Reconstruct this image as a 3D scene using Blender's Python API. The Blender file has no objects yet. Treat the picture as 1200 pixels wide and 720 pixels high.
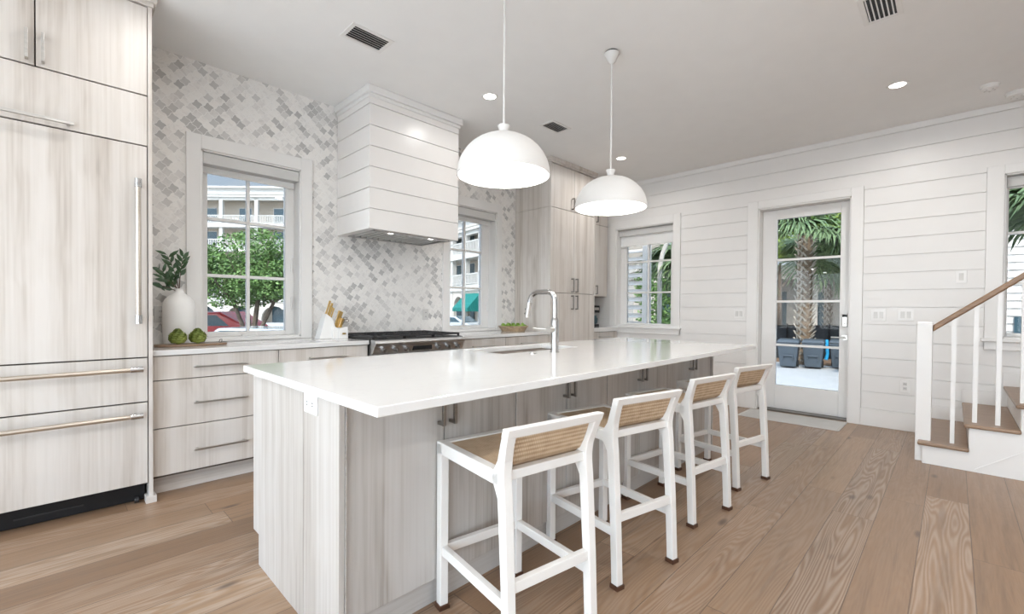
import bpy, bmesh, math, random
from mathutils import Vector, Matrix
random.seed(7)
S = bpy.context.scene
COL = S.collection
PI = math.pi

# ------------------------------------------------------------ camera, world, exposure
cam_d = bpy.data.cameras.new('camera'); cam = bpy.data.objects.new('camera', cam_d); COL.objects.link(cam)
S.camera = cam
YAW, PITCH, ROLL, FPX = .7754, .0126, .0072, 527.82
fw = Vector((math.cos(YAW)*math.cos(PITCH), math.sin(YAW)*math.cos(PITCH), -math.sin(PITCH)))
u0 = Vector((math.cos(YAW)*math.sin(PITCH), math.sin(YAW)*math.sin(PITCH), math.cos(PITCH)))
r0 = Vector((math.sin(YAW), -math.cos(YAW), 0))
rt = r0*math.cos(ROLL)+u0*math.sin(ROLL); up = u0*math.cos(ROLL)-r0*math.sin(ROLL)
M = Matrix((rt, up, -fw)).transposed().to_4x4(); M.translation = (0, 0, 1.186)
cam.matrix_world = M
cam_d.sensor_width = 36; cam_d.lens = FPX*36/1200; cam_d.shift_y = 9.1/1200
cam_d.clip_start = .05; cam_d.clip_end = 400

S.view_settings.view_transform = 'Standard'; S.view_settings.look = 'None'
S.view_settings.gamma = 1; S.view_settings.use_curve_mapping = False
S.view_settings.exposure = 0.66
S.cycles.max_bounces = 10; S.cycles.diffuse_bounces = 6; S.cycles.glossy_bounces = 4
S.cycles.transparent_max_bounces = 16; S.cycles.transmission_bounces = 4
S.cycles.sample_clamp_indirect = 6; S.cycles.caustics_reflective = False; S.cycles.caustics_refractive = False
S.cycles.use_denoising = True

SKY = .95          # strength of the sky dome
SUN = 5.8
CAN_W = 9.5        # watts of each ceiling downlight
BULB_W = 7

world = bpy.data.worlds.new('sky'); S.world = world; world.use_nodes = True
wt = world.node_tree; wt.nodes.clear()
def wn(t, **k):
    n = wt.nodes.new(t)
    for a, b in k.items(): setattr(n, a, b)
    return n
wo = wn('ShaderNodeOutputWorld'); bg = wn('ShaderNodeBackground'); bg.inputs[1].default_value = SKY
tc = wn('ShaderNodeTexCoord'); sp = wn('ShaderNodeSeparateXYZ'); rp = wn('ShaderNodeValToRGB')
wt.links.new(tc.outputs['Generated'], sp.inputs[0]); wt.links.new(sp.outputs[2], rp.inputs[0])
e = rp.color_ramp.elements
e[0].position = 0; e[0].color = (1.1, 1.15, 1.18, 1); e[1].position = .55; e[1].color = (.66, .88, 1.2, 1)
m_ = rp.color_ramp.elements.new(.12); m_.color = (.95, 1.14, 1.34, 1)
nz = wn('ShaderNodeTexNoise'); nz.inputs['Scale'].default_value = 3.0; nz.inputs['Detail'].default_value = 6
rc = wn('ShaderNodeValToRGB'); rc.color_ramp.elements[0].position = .5; rc.color_ramp.elements[1].position = .68
mxs = wn('ShaderNodeMix', data_type='RGBA'); mxs.inputs[7].default_value = (1.3, 1.28, 1.25, 1)
wt.links.new(tc.outputs['Generated'], nz.inputs['Vector']); wt.links.new(nz.outputs[0], rc.inputs[0])
wt.links.new(rc.outputs[0], mxs.inputs[0]); wt.links.new(rp.outputs[0], mxs.inputs[6])
# the sky is brighter around the sun, which stands behind the viewer
dt = wn('ShaderNodeVectorMath', operation='DOT_PRODUCT'); dt.inputs[1].default_value = Vector((-.70, -.22, .72)).normalized()
wt.links.new(tc.outputs['Generated'], dt.inputs[0])
mr = wn('ShaderNodeMapRange'); mr.interpolation_type = 'SMOOTHSTEP'
for k_, v_ in ((1, -.1), (2, .9), (3, SKY), (4, SKY*5)): mr.inputs[k_].default_value = v_
wt.links.new(dt.outputs['Value'], mr.inputs[0]); wt.links.new(mr.outputs[0], bg.inputs[1])
wt.links.new(mxs.outputs[2], bg.inputs[0]); wt.links.new(bg.outputs[0], wo.inputs[0])

sd = bpy.data.lights.new('sun', 'SUN'); sd.energy = SUN; sd.angle = .03; sd.color = (1, .96, .9)
so = bpy.data.objects.new('sun', sd); COL.objects.link(so)
so.rotation_euler = Vector((.70, .22, -.72)).to_track_quat('-Z', 'Y').to_euler()

# ------------------------------------------------------------ materials
def nodes(name):
    m = bpy.data.materials.new(name); m.use_nodes = True
    t = m.node_tree; b = t.nodes['Principled BSDF']
    return m, t, b
class NT:
    def __init__(s, t): s.t = t
    def n(s, typ, **k):
        n = s.t.nodes.new(typ)
        for a, b in k.items(): setattr(n, a, b)
        return n
    def l(s, a, b): s.t.links.new(a, b)
    def math(s, op, a, b=None, c=None):
        n = s.n('ShaderNodeMath', operation=op)
        for i, v in enumerate((a, b, c)):
            if v is None: continue
            if isinstance(v, (int, float)): n.inputs[i].default_value = v
            else: s.l(v, n.inputs[i])
        return n.outputs[0]
    def mix(s, f, a, b, mode='MIX'):
        n = s.n('ShaderNodeMix', data_type='RGBA', blend_type=mode)
        for i, v in ((0, f), (6, a), (7, b)):
            if isinstance(v, (int, float)): n.inputs[i].default_value = v
            elif isinstance(v, tuple): n.inputs[i].default_value = v if len(v) == 4 else (*v, 1)
            else: s.l(v, n.inputs[i])
        return n.outputs[2]
    def ramp(s, f, stops):
        n = s.n('ShaderNodeValToRGB'); s.l(f, n.inputs[0])
        el = n.color_ramp.elements
        el[0].position = stops[0][0]; el[0].color = (*stops[0][1], 1)
        el[1].position = stops[-1][0]; el[1].color = (*stops[-1][1], 1)
        for p, c in stops[1:-1]:
            x = el.new(p); x.color = (*c, 1)
        return n.outputs[0]
    def obj(s): return s.n('ShaderNodeTexCoord').outputs['Object']
    def xyz(s, v):
        n = s.n('ShaderNodeSeparateXYZ'); s.l(v, n.inputs[0]); return n.outputs
    def comb(s, x, y, z):
        n = s.n('ShaderNodeCombineXYZ')
        for i, v in enumerate((x, y, z)):
            if isinstance(v, (int, float)): n.inputs[i].default_value = v
            else: s.l(v, n.inputs[i])
        return n.outputs[0]
    def map(s, v, scale, loc=(0, 0, 0)):
        n = s.n('ShaderNodeMapping'); n.inputs['Scale'].default_value = scale; n.inputs['Location'].default_value = loc
        s.l(v, n.inputs[0]); return n.outputs[0]
    def noise(s, v, scale=1, detail=2, rough=.5, dist=0):
        n = s.n('ShaderNodeTexNoise'); n.inputs['Scale'].default_value = scale; n.inputs['Detail'].default_value = detail
        n.inputs['Roughness'].default_value = rough; n.inputs['Distortion'].default_value = dist
        s.l(v, n.inputs['Vector']); return n.outputs[0]
    def white(s, v):
        n = s.n('ShaderNodeTexWhiteNoise', noise_dimensions='3D'); s.l(v, n.inputs['Vector']); return n.outputs[0]
    def bump(s, h, strength=.3, dist=.002):
        n = s.n('ShaderNodeBump'); n.inputs['Strength'].default_value = strength; n.inputs['Distance'].default_value = dist
        s.l(h, n.inputs['Height']); return n.outputs[0]

def plain(name, col, rough=.5, metal=0, var=.03, scale=6, emit=None, es=0, spec=.5, coat=0):
    m, t, b = nodes(name); N = NT(t)
    f = N.noise(N.obj(), scale, 3)
    lo = tuple(c*(1-var) for c in col); hi = tuple(min(1, c*(1+var)) for c in col)
    N.l(N.ramp(f, [(.3, lo), (.7, hi)]), b.inputs['Base Color'])
    b.inputs['Roughness'].default_value = rough; b.inputs['Metallic'].default_value = metal
    b.inputs['Specular IOR Level'].default_value = spec
    b.inputs['Coat Weight'].default_value = coat
    if emit: b.inputs['Emission Color'].default_value = (*emit, 1); b.inputs['Emission Strength'].default_value = es
    return m

def laminate(name, tint=(1, 1, 1), horiz=False):
    m, t, b = nodes(name); N = NT(t); o = N.obj()
    sc = (.5, 13, 13) if horiz else (13, 13, .45)
    warp = N.noise(N.map(o, (.9, .9, 2.0) if not horiz else (2, .9, .9)), 1.2, 2)
    v = N.map(o, sc)
    add = N.n('ShaderNodeVectorMath', operation='ADD'); N.l(v, add.inputs[0])
    w3 = N.math('MULTIPLY', warp, .9); N.l(N.comb(w3, w3, w3), add.inputs[1])
    big = N.noise(add.outputs[0], .8, 3, .55)
    fine = N.noise(N.map(o, (70, 70, 1.1) if not horiz else (1.1, 70, 70)), 1, 3, .6)
    s_ = N.math('ADD', N.math('MULTIPLY', big, .66), N.math('MULTIPLY', fine, .34))
    T = lambda c: tuple(a*b_ for a, b_ in zip(c, tint))
    c = N.ramp(s_, [(.30, T((.37, .32, .275))), (.40, T((.52, .47, .42))), (.50, T((.61, .565, .52))), (.62, T((.66, .62, .58)))])
    N.l(c, b.inputs['Base Color']); b.inputs['Roughness'].default_value = .42
    N.l(N.bump(fine, .08, .001), b.inputs['Normal'])
    return m

def floor_mat():
    m, t, b = nodes('oak_planks'); N = NT(t); o = N.obj(); x, y, z = N.xyz(o)
    yy = N.math('DIVIDE', N.math('SUBTRACT', y, .305), .1935)
    row = N.math('FLOOR', yy); fy = N.math('FRACT', yy)
    rr = N.white(N.comb(row, 3.3, 0))
    xx = N.math('ADD', N.math('DIVIDE', x, 1.75), N.math('MULTIPLY', rr, 9.7))
    cell = N.math('FLOOR', xx); fx = N.math('FRACT', xx)
    rnd = N.white(N.comb(row, cell, 1.7)); rnd2 = N.white(N.comb(row, cell, 8.1))
    off = N.math('MULTIPLY', rnd, 60)
    gv = N.comb(N.math('MULTIPLY', x, .62), N.math('MULTIPLY', y, 7.0), off)
    g = N.noise(gv, 1, 2.0, .35)
    rings = N.math('SINE', N.math('MULTIPLY', g, 170))
    rings = N.math('MULTIPLY_ADD', rings, .5, .5)
    streak = N.ramp(N.noise(N.comb(N.math('MULTIPLY', x, 1.6), N.math('MULTIPLY', y, 26), off), 1, 4, .6), [(.52, (0, 0, 0)), (.78, (1, 1, 1))])
    strong = N.math('POWER', rnd2, 2.2)
    fine = N.noise(N.comb(N.math('MULTIPLY', x, 5), N.math('MULTIPLY', y, 110), off), 1, 3, .6)
    blot = N.noise(N.comb(N.math('MULTIPLY', x, 1.1), N.math('MULTIPLY', y, 4), off), 1, 4, .6)
    base = N.ramp(rnd, [(0, (.235, .138, .076)), (.35, (.34, .205, .117)), (.65, (.285, .176, .104)), (1, (.42, .270, .160))])
    c = N.mix(N.math('MULTIPLY', N.math('SUBTRACT', 1, blot), .55), base, (.16, .105, .07))
    c = N.mix(N.math('MULTIPLY', N.math('MULTIPLY', rings, strong), .5), c, (.52, .44, .37))
    c = N.mix(N.math('MULTIPLY', N.math('SUBTRACT', fine, .35), .55), c, (.15, .10, .065))
    c = N.mix(N.math('MULTIPLY', streak, .6), c, (.13, .085, .055))
    # knots
    vo = N.n('ShaderNodeTexVoronoi'); vo.inputs['Scale'].default_value = 1
    N.l(N.comb(N.math('MULTIPLY', x, 1.8), N.math('MULTIPLY', y, 5.1), off), vo.inputs['Vector'])
    kn = N.ramp(N.math('ADD', vo.outputs['Distance'], N.math('MULTIPLY', fine, .08)), [(.08, (1, 1, 1)), (.16, (0, 0, 0))])
    c = N.mix(N.math('MULTIPLY', kn, .8), c, (.085, .055, .04))
    ey = N.math('MINIMUM', fy, N.math('SUBTRACT', 1, fy)); ex = N.math('MINIMUM', fx, N.math('SUBTRACT', 1, fx))
    gap = N.math('MAXIMUM', N.math('LESS_THAN', ey, .011), N.math('LESS_THAN', ex, .0011))
    c = N.mix(N.math('MULTIPLY', gap, .62), c, (.07, .045, .03))
    N.l(c, b.inputs['Base Color'])
    N.l(N.math('MULTIPLY_ADD', fine, .16, .27), b.inputs['Roughness'])
    h = N.math('SUBTRACT', N.math('ADD', N.math('MULTIPLY', rings, .25), fine), N.math('MULTIPLY', gap, 2))
    N.l(N.bump(h, .22, .002), b.inputs['Normal'])
    return m

def tile_mat():
    m, t, b = nodes('arabesque_marble_tile'); N = NT(t); o = N.obj(); x, y, z = N.xyz(o)
    s = .052
    u = N.math('DIVIDE', N.math('ADD', x, z), s*1.414); v = N.math('DIVIDE', N.math('SUBTRACT', x, z), s*1.414)
    a = .075
    u2 = N.math('ADD', u, N.math('MULTIPLY', N.math('SINE', N.math('MULTIPLY', v, 2*PI)), a))
    v2 = N.math('SUBTRACT', v, N.math('MULTIPLY', N.math('SINE', N.math('MULTIPLY', u, 2*PI)), a))
    cu, cv = N.math('FLOOR', u2), N.math('FLOOR', v2)
    fu, fv = N.math('FRACT', u2), N.math('FRACT', v2)
    rnd = N.white(N.comb(cu, cv, 2.0)); r2 = N.white(N.comb(cu, cv, 9.0))
    clump = N.noise(o, 1.6, 2)
    sel = N.math('ADD', rnd, N.math('MULTIPLY', N.math('SUBTRACT', clump, .5), .8))
    vein = N.noise(N.comb(N.math('ADD', N.math('MULTIPLY', x, 18), N.math('MULTIPLY', r2, 40)), y, N.math('MULTIPLY', z, 18)), 1, 5, .65, 1.2)
    base = N.ramp(sel, [(.42, (.82, .80, .77)), (.62, (.76, .74, .715)), (.80, (.63, .615, .595)), (1.0, (.46, .45, .44))])
    base = N.mix(N.math('MULTIPLY', N.ramp(vein, [(.5, (0, 0, 0)), (.75, (1, 1, 1))]), .42), base, (.45, .44, .43))
    eu = N.math('MINIMUM', fu, N.math('SUBTRACT', 1, fu)); ev = N.math('MINIMUM', fv, N.math('SUBTRACT', 1, fv))
    g = N.math('LESS_THAN', N.math('MINIMUM', eu, ev), .032)
    c = N.mix(g, base, (.84, .83, .81))
    N.l(c, b.inputs['Base Color']); b.inputs['Roughness'].default_value = .3
    N.l(N.bump(N.math('SUBTRACT', 1, g), .3, .001), b.inputs['Normal'])
    return m

def quartz_mat():
    m, t, b = nodes('white_quartz'); N = NT(t); o = N.obj()
    v = N.noise(N.map(o, (1.4, 2.2, 1.4)), 1, 6, .6, 1.4)
    line = N.ramp(v, [(.485, (0, 0, 0)), (.5, (1, 1, 1)), (.515, (0, 0, 0))])
    c = N.mix(N.math('MULTIPLY', line, .10), (.70, .69, .675), (.52, .50, .47))
    N.l(c, b.inputs['Base Color']); b.inputs['Roughness'].default_value = .07
    return m

def cane_mat():
    m, t, b = nodes('woven_cane'); N = NT(t); o = N.obj(); x, y, z = N.xyz(o)
    k = 2*PI/.0095
    yz = N.math('ADD', y, z)
    a = N.math('SINE', N.math('MULTIPLY', x, k)); c_ = N.math('SINE', N.math('MULTIPLY', yz, k))
    d = N.math('SINE', N.math('MULTIPLY', N.math('ADD', x, yz), k/2))
    p = N.math('ADD', N.math('MULTIPLY_ADD', a, .12, .5), N.math('MULTIPLY', N.math('ADD', c_, N.math('MULTIPLY', a, c_)), .2))
    n = N.noise(o, 30, 3)
    f = N.math('MULTIPLY_ADD', n, .4, N.math('MULTIPLY', p, .75))
    c = N.ramp(f, [(.25, (.24, .15, .085)), (.5, (.47, .335, .21)), (.8, (.66, .52, .37))])
    N.l(c, b.inputs['Base Color']); b.inputs['Roughness'].default_value = .55
    N.l(N.bump(p, .6, .002), b.inputs['Normal'])
    return m

def glass_mat(name='window_glass', tint=(.58, .585, .585)):
    m = bpy.data.materials.new(name); m.use_nodes = True; t = m.node_tree; t.nodes.clear(); N = NT(t)
    o = N.n('ShaderNodeOutputMaterial'); mx = N.n('ShaderNodeMixShader'); tr = N.n('ShaderNodeBsdfTransparent'); gl = N.n('ShaderNodeBsdfGlossy')
    gl.inputs['Roughness'].default_value = .01; tr.inputs[0].default_value = (*tint, 1)
    fr = N.n('ShaderNodeFresnel'); fr.inputs[0].default_value = 1.25
    nn = N.noise(N.obj(), 1.5, 1)
    N.l(N.math('MULTIPLY', fr.outputs[0], N.math('MULTIPLY_ADD', nn, .1, .95)), mx.inputs[0])
    N.l(tr.outputs[0], mx.inputs[1]); N.l(gl.outputs[0], mx.inputs[2]); N.l(mx.outputs[0], o.inputs[0])
    return m

def leaf_mat(name, c1, c2, rough=.5):
    m, t, b = nodes(name); N = NT(t)
    f = N.noise(N.obj(), 2.2, 4, .7); f2 = N.noise(N.obj(), 14, 2)
    c = N.ramp(N.math('MULTIPLY_ADD', f2, .5, N.math('MULTIPLY', f, .5)), [(.38, c1), (.62, c2)])
    N.l(c, b.inputs['Base Color']); b.inputs['Roughness'].default_value = rough
    b.inputs['Subsurface Weight'].default_value = 0
    return m

def wood(name, c1, c2, rough=.4, axis='x'):
    m, t, b = nodes(name); N = NT(t); o = N.obj()
    sc = {'x': (2, 40, 40), 'y': (40, 2, 40), 'z': (40, 40, 2)}[axis]
    f = N.noise(N.map(o, sc), 1, 4, .6, .4)
    N.l(N.ramp(f, [(.3, c1), (.7, c2)]), b.inputs['Base Color']); b.inputs['Roughness'].default_value = rough
    return m

def brushed(name, col, rough=.3, var=.12):
    m, t, b = nodes(name); N = NT(t)
    f = N.noise(N.map(N.obj(), (3, 3, 160)), 1, 3)
    N.l(N.ramp(f, [(.3, tuple(c*(1-var) for c in col)), (.7, col)]), b.inputs['Base Color'])
    b.inputs['Metallic'].default_value = 1; b.inputs['Roughness'].default_value = rough
    return m

MAT = dict(
    wall=plain('white_wall_paint', (.76, .745, .725), .38, var=.01),
    ceil=plain('ceiling_paint', (.84, .835, .825), .8, var=.01),
    trim=plain('white_trim_paint', (.78, .768, .75), .32, var=.01),
    hoodp=plain('hood_paint', (.79, .765, .74), .3, var=.01),
    lam=laminate('pale_grained_laminate'), lamh=laminate('pale_grained_laminate_horizontal', horiz=True),
    lami=laminate('island_grained_laminate', (.77, .78, .79)), lamih=laminate('island_grained_laminate_horizontal', (.77, .78, .79), True),
    carc=plain('carcass_gap_shade', (.12, .10, .085), .8, spec=.2),  # darker than the fronts: shadow in the door gaps put into the colour
    floor=floor_mat(), tile=tile_mat(), quartz=quartz_mat(), cane=cane_mat(), glass=glass_mat(), glassc=glass_mat('clear_glass', (.98, .985, .98)),
    nickel=brushed('brushed_nickel', (.62, .60, .57), .28), chrome=plain('polished_chrome', (.50, .50, .50), .16, 1, .01),
    bronze=brushed('satin_bronze_nickel', (.60, .54, .47), .3), darkm=brushed('dark_handle_metal', (.30, .28, .26), .3),
    steel=brushed('stainless_steel', (.60, .60, .60), .36), black=plain('black_enamel', (.010, .010, .011), .45, spec=.3),
    blackp=plain('black_plastic', (.02, .02, .022), .4), iron=plain('cast_iron', (.022, .022, .024), .5),
    stoolw=plain('white_stool_paint', (.76, .74, .71), .4, var=.02), cap=wood('brown_foot_cap', (.05, .02, .01), (.10, .045, .025)),
    plate=plain('white_plastic_plate', (.80, .79, .775), .3), plates=plain('pale_switch', (.62, .61, .59), .3),
    shade=plain('white_plaster_shade', (.70, .685, .665), .6, var=.01), shadein=plain('shade_inside_white', (.88, .87, .85), .6, var=.01),
    bulb=plain('glowing_bulb', (1, 1, 1), .5, emit=(1, .94, .86), es=8), lens=plain('downlight_lens', (1, 1, 1), .5, emit=(1, .95, .88), es=5),
    blind=plain('roller_blind_fabric', (.80, .80, .79), .8, var=.02), cass=plain('blind_cassette', (.60, .595, .58), .5),
    ceram=plain('white_glazed_ceramic', (.86, .85, .83), .45, var=.015),
    leafd=leaf_mat('dark_branch_leaf', (.018, .05, .022), (.06, .13, .05), .35), twig=plain('twig_brown', (.09, .05, .03), .7),
    arti=leaf_mat('artichoke_green', (.10, .14, .02), (.30, .36, .08), .6),
    lettuce=leaf_mat('lettuce_green', (.16, .32, .03), (.45, .60, .14), .5),
    board=wood('brown_wood_board', (.18, .11, .07), (.33, .22, .14)), wicker=wood('woven_wicker', (.22, .15, .09), (.45, .34, .22)),
    gold=plain('gold_handle', (.72, .50, .20), .28, 1, .06), blockw=plain('white_knife_block', (.83, .82, .80), .35, var=.01),
    treadw=wood('brown_stair_wood', (.20, .125, .075), (.32, .21, .135), .35, 'y'),
    handrail=wood('brown_handrail_wood', (.19, .105, .055), (.30, .18, .10), .35, 'y'),
    mat=plain('grey_door_mat', (.56, .545, .52), .8), filt=plain('baffle_filter', (.62, .61, .60), .3, .9),
    # outdoors
    concrete=plain('pale_concrete', (.50, .50, .49), .85, var=.06, scale=2), asphalt=plain('asphalt', (.20, .20, .20), .9, var=.1),
    stucco=plain('cream_stucco', (.58, .53, .46), .85, var=.03), stuccow=plain('white_stucco', (.55, .53, .49), .85, var=.02),
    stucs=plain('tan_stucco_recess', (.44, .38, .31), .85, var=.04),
    droof=plain('pale_green_metal_roof', (.52, .62, .60), .5), dwin=plain('dark_window_pane', (.05, .09, .11), .12),
    teal=plain('teal_awning_canvas', (.0, .17, .145), .7), redc=plain('red_car_paint', (.42, .02, .02), .2, coat=.6),
    silverc=plain('silver_car_paint', (.55, .57, .58), .25, .4, coat=.6), tyre=plain('tyre_rubber', (.02, .02, .02), .8),
    tree=leaf_mat('oak_leaves', (.06, .13, .03), (.25, .40, .12), .6), bark=plain('tree_bark', (.16, .12, .09), .9, var=.25),
    tree2=leaf_mat('lime_leaves', (.12, .20, .03), (.42, .52, .10), .6),
    palm=leaf_mat('palm_leaf', (.045, .085, .03), (.19, .27, .11), .5), boots=plain('palm_boot', (.44, .39, .32), .9, var=.25, scale=9),
    palmt=plain('palm_trunk_core', (.20, .14, .09), .9, var=.3, scale=9),
    bin=plain('dark_grey_bin_plastic', (.07, .09, .11), .5), bluep=plain('blue_towel', (.02, .35, .65), .7),
    beige=plain('beige_stone', (.52, .47, .41), .85, var=.04), fence=plain('black_fence_mesh', (.03, .035, .04), .7),
    lap=plain('white_lap_siding', (.68, .64, .59), .6, var=.02), soil=plain('brown_mulch', (.20, .12, .07), .95, var=.3, scale=12),
    hose=plain('tan_pole', (.45, .40, .34), .5), sign=plain('blue_sign', (.12, .42, .62), .5),
)

# ------------------------------------------------------------ mesh helpers
class MB:
    def __init__(s): s.v = []; s.f = []; s.sm = []
    def face(s, idx, smooth=False): s.f.append(tuple(idx)); s.sm.append(smooth)
    def addv(s, pts):
        i = len(s.v); s.v += [tuple(p) for p in pts]; return i
    def hexa(s, p):   # 8 points: bottom 4 ccw, top 4 ccw
        i = s.addv(p)
        for q in ((3, 2, 1, 0), (4, 5, 6, 7), (0, 1, 5, 4), (1, 2, 6, 5), (2, 3, 7, 6), (3, 0, 4, 7)): s.face([i+k for k in q])
        return s
    def box(s, x0, x1, y0, y1, z0, z1):
        x0, x1 = sorted((x0, x1)); y0, y1 = sorted((y0, y1)); z0, z1 = sorted((z0, z1))
        return s.hexa([(x0, y0, z0), (x1, y0, z0), (x1, y1, z0), (x0, y1, z0), (x0, y0, z1), (x1, y0, z1), (x1, y1, z1), (x0, y1, z1)])
    def cyl(s, a, b, r, r2=None, n=20, cap=True):
        a = Vector(a); b = Vector(b); r2 = r if r2 is None else r2
        d = (b-a).normalized(); t = Vector((0, 0, 1)) if abs(d.z) < .9 else Vector((1, 0, 0))
        u = d.cross(t).normalized(); w = d.cross(u)
        i = s.addv([a+(u*math.cos(2*PI*k/n)+w*math.sin(2*PI*k/n))*r for k in range(n)])
        j = s.addv([b+(u*math.cos(2*PI*k/n)+w*math.sin(2*PI*k/n))*r2 for k in range(n)])
        for k in range(n): s.face((i+k, i+(k+1) % n, j+(k+1) % n, j+k), True)
        if cap: s.face([i+k for k in range(n)][::-1]); s.face([j+k for k in range(n)])
        return s
    def tube(s, path, r, n=10, cap=True):
        P = [Vector(p) for p in path]; R = r if isinstance(r, (list, tuple)) else [r]*len(P)
        prev = None; rings = []
        for k, p in enumerate(P):
            d = (P[min(k+1, len(P)-1)]-P[max(k-1, 0)]).normalized()
            if prev is None:
                t = Vector((0, 0, 1)) if abs(d.z) < .9 else Vector((1, 0, 0)); u = d.cross(t).normalized()
            else: u = (prev-d*prev.dot(d)).normalized()
            prev = u; w = d.cross(u)
            rings.append(s.addv([p+(u*math.cos(2*PI*q/n)+w*math.sin(2*PI*q/n))*R[k] for q in range(n)]))
        for a, b in zip(rings, rings[1:]):
            for q in range(n): s.face((a+q, a+(q+1) % n, b+(q+1) % n, b+q), True)
        if cap: s.face([rings[0]+q for q in range(n)][::-1]); s.face([rings[-1]+q for q in range(n)])
        return s
    def lathe(s, prof, c=(0, 0, 0), n=40, smooth=True, closed=False):
        cx, cy, cz = c; rings = []
        for r, z in prof:
            rings.append(s.addv([(cx+r*math.cos(2*PI*q/n), cy+r*math.sin(2*PI*q/n), cz+z) for q in range(n)]) if r > 1e-6 else ('p', s.addv([(cx, cy, cz+z)])))
        for a, b in zip(rings, rings[1:]):
            for q in range(n):
                q2 = (q+1) % n
                if isinstance(a, tuple) and isinstance(b, tuple): continue
                if isinstance(a, tuple): s.face((a[1], b+q2, b+q), smooth)
                elif isinstance(b, tuple): s.face((a+q, a+q2, b[1]), smooth)
                else: s.face((a+q, a+q2, b+q2, b+q), smooth)
        return s
    def prism(s, poly, axis, a, b):  # poly in the two other axes, extruded along axis
        def P(p, t):
            return {'x': (t, p[0], p[1]), 'y': (p[0], t, p[1]), 'z': (p[0], p[1], t)}[axis]
        n = len(poly); i = s.addv([P(p, a) for p in poly]); j = s.addv([P(p, b) for p in poly])
        s.face([i+k for k in range(n)]); s.face([j+k for k in range(n)][::-1])
        for k in range(n): s.face((i+k, j+k, j+(k+1) % n, i+(k+1) % n))
        return s
    def build(s, name, m, parent=None, bevel=0, kind=None, origin=True, seg=2):
        off = Vector((0, 0, 0))
        if parent is not None:
            q = parent
            while q is not None: off += q.location; q = q.parent
        elif origin and kind != 'structure':
            xs = [v[0] for v in s.v]; ys = [v[1] for v in s.v]; zs = [v[2] for v in s.v]
            off = Vector(((min(xs)+max(xs))/2, (min(ys)+max(ys))/2, min(zs)))
        me = bpy.data.meshes.new(name)
        me.from_pydata([(v[0]-off.x, v[1]-off.y, v[2]-off.z) for v in s.v], [], s.f)
        me.polygons.foreach_set('use_smooth', s.sm)
        bm = bmesh.new(); bm.from_mesh(me); bmesh.ops.recalc_face_normals(bm, faces=bm.faces)
        for ed in bm.edges:
            if len(ed.link_faces) == 2 and ed.calc_face_angle(0) > .7: ed.smooth = False
        bm.to_mesh(me); bm.free()
        me.materials.append(MAT[m] if isinstance(m, str) else m)
        o = bpy.data.objects.new(name, me); COL.objects.link(o)
        if parent is not None: o.parent = parent
        else: o.location = off
        if kind: o['kind'] = kind
        if bevel:
            md = o.modifiers.new('bevel', 'BEVEL'); md.width = bevel; md.segments = seg; md.limit_method = 'ANGLE'; md.angle_limit = .6
        return o

def tag(o, label, cat, group=None, kind=None):
    o['label'] = label; o['category'] = cat
    if group: o['group'] = group
    if kind: o['kind'] = kind
    return o
def thing(name, label, cat, loc=(0, 0, 0), rz=0, group=None, kind=None):
    o = bpy.data.objects.new(name, None); COL.objects.link(o); o.location = loc; o.rotation_euler = (0, 0, rz)
    o.empty_display_size = .1
    if kind == 'structure': o['kind'] = kind
    else: tag(o, label, cat, group, kind)
    return o
def dup(root, loc=None, rz=None, label=None, group=None):
    def rec(o, par):
        c = o.copy(); COL.objects.link(c)
        if par is not None: c.parent = par
        for ch in [x for x in bpy.data.objects if x.parent == o]: rec(ch, c)
        return c
    r = rec(root, None)
    if loc is not None: r.location = loc
    if rz is not None: r.rotation_euler = (0, 0, rz)
    if label: r['label'] = label
    if group: r['group'] = group
    return r

# ------------------------------------------------------------ room shell
XB, YK, ZC = 5.948, 4.111, 3.046     # back wall plane, kitchen wall plane, ceiling height
XF, YR = -3.6, -3.4                  # walls behind the camera
MB().box(XF-.25, XB+.25, YR-.25, YK+.25, -.12, 0).build('floor', 'floor', kind='structure')
MB().box(XF-.6, XB+.6, YR-.6, YK+.6, ZC, ZC+.3).build('ceiling', 'ceil', kind='structure')

def wall(name, m, axis, p0, p1, a0, a1, holes, z0=0, z1=ZC):
    """wall slab between planes p0,p1 on axis, spanning a0..a1 on the other axis, with rectangular holes"""
    b = MB(); cuts = sorted({a0, a1, *[h[0] for h in holes], *[h[1] for h in holes]})
    for s_, t_ in zip(cuts, cuts[1:]):
        zs = [z0]
        for h in sorted([h for h in holes if h[0] <= s_+1e-6 and h[1] >= t_-1e-6], key=lambda h: h[2]): zs += [h[2], h[3]]
        zs.append(z1)
        for k in range(0, len(zs), 2):
            if zs[k+1]-zs[k] > 1e-4:
                if axis == 'y': b.box(s_, t_, p0, p1, zs[k], zs[k+1])
                else: b.box(p0, p1, s_, t_, zs[k], zs[k+1])
    return b.build(name, m, kind='structure')

W1 = (.795, 1.53, .935, 2.39); W2 = (3.165, 3.90, .935, 2.39)
W3 = (2.745, 3.64, .955, 2.39); W4 = (-1.20, -.31, .955, 2.42); DR = (.79, 1.69, .0, 2.41)
wall('wall_left', 'tile', 'y', YK, YK+.02, .424, 4.243, [W1, W2])
wall('wall_left_core', 'wall', 'y', YK+.02, YK+.22, XF, XB+.22, [W1, W2]).name = 'wall_left'
wall('wall_back', 'wall', 'x', XB+.012, XB+.24, YR, YK+.02, [W3, W4, DR])
RW = [(-3.3, -1.3, .05, 2.45)]   # unseen glazed openings added to bring in daylight
FW = [(-3.2, .1, .05, 2.8), (.4, 3.9, .05, 2.8)]
wall('wall_right', 'wall', 'y', YR-.2, YR, XF, XB+.22, RW)
wall('wall_front', 'wall', 'x', XF-.2, XF, YR, YK+.02, FW)

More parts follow.
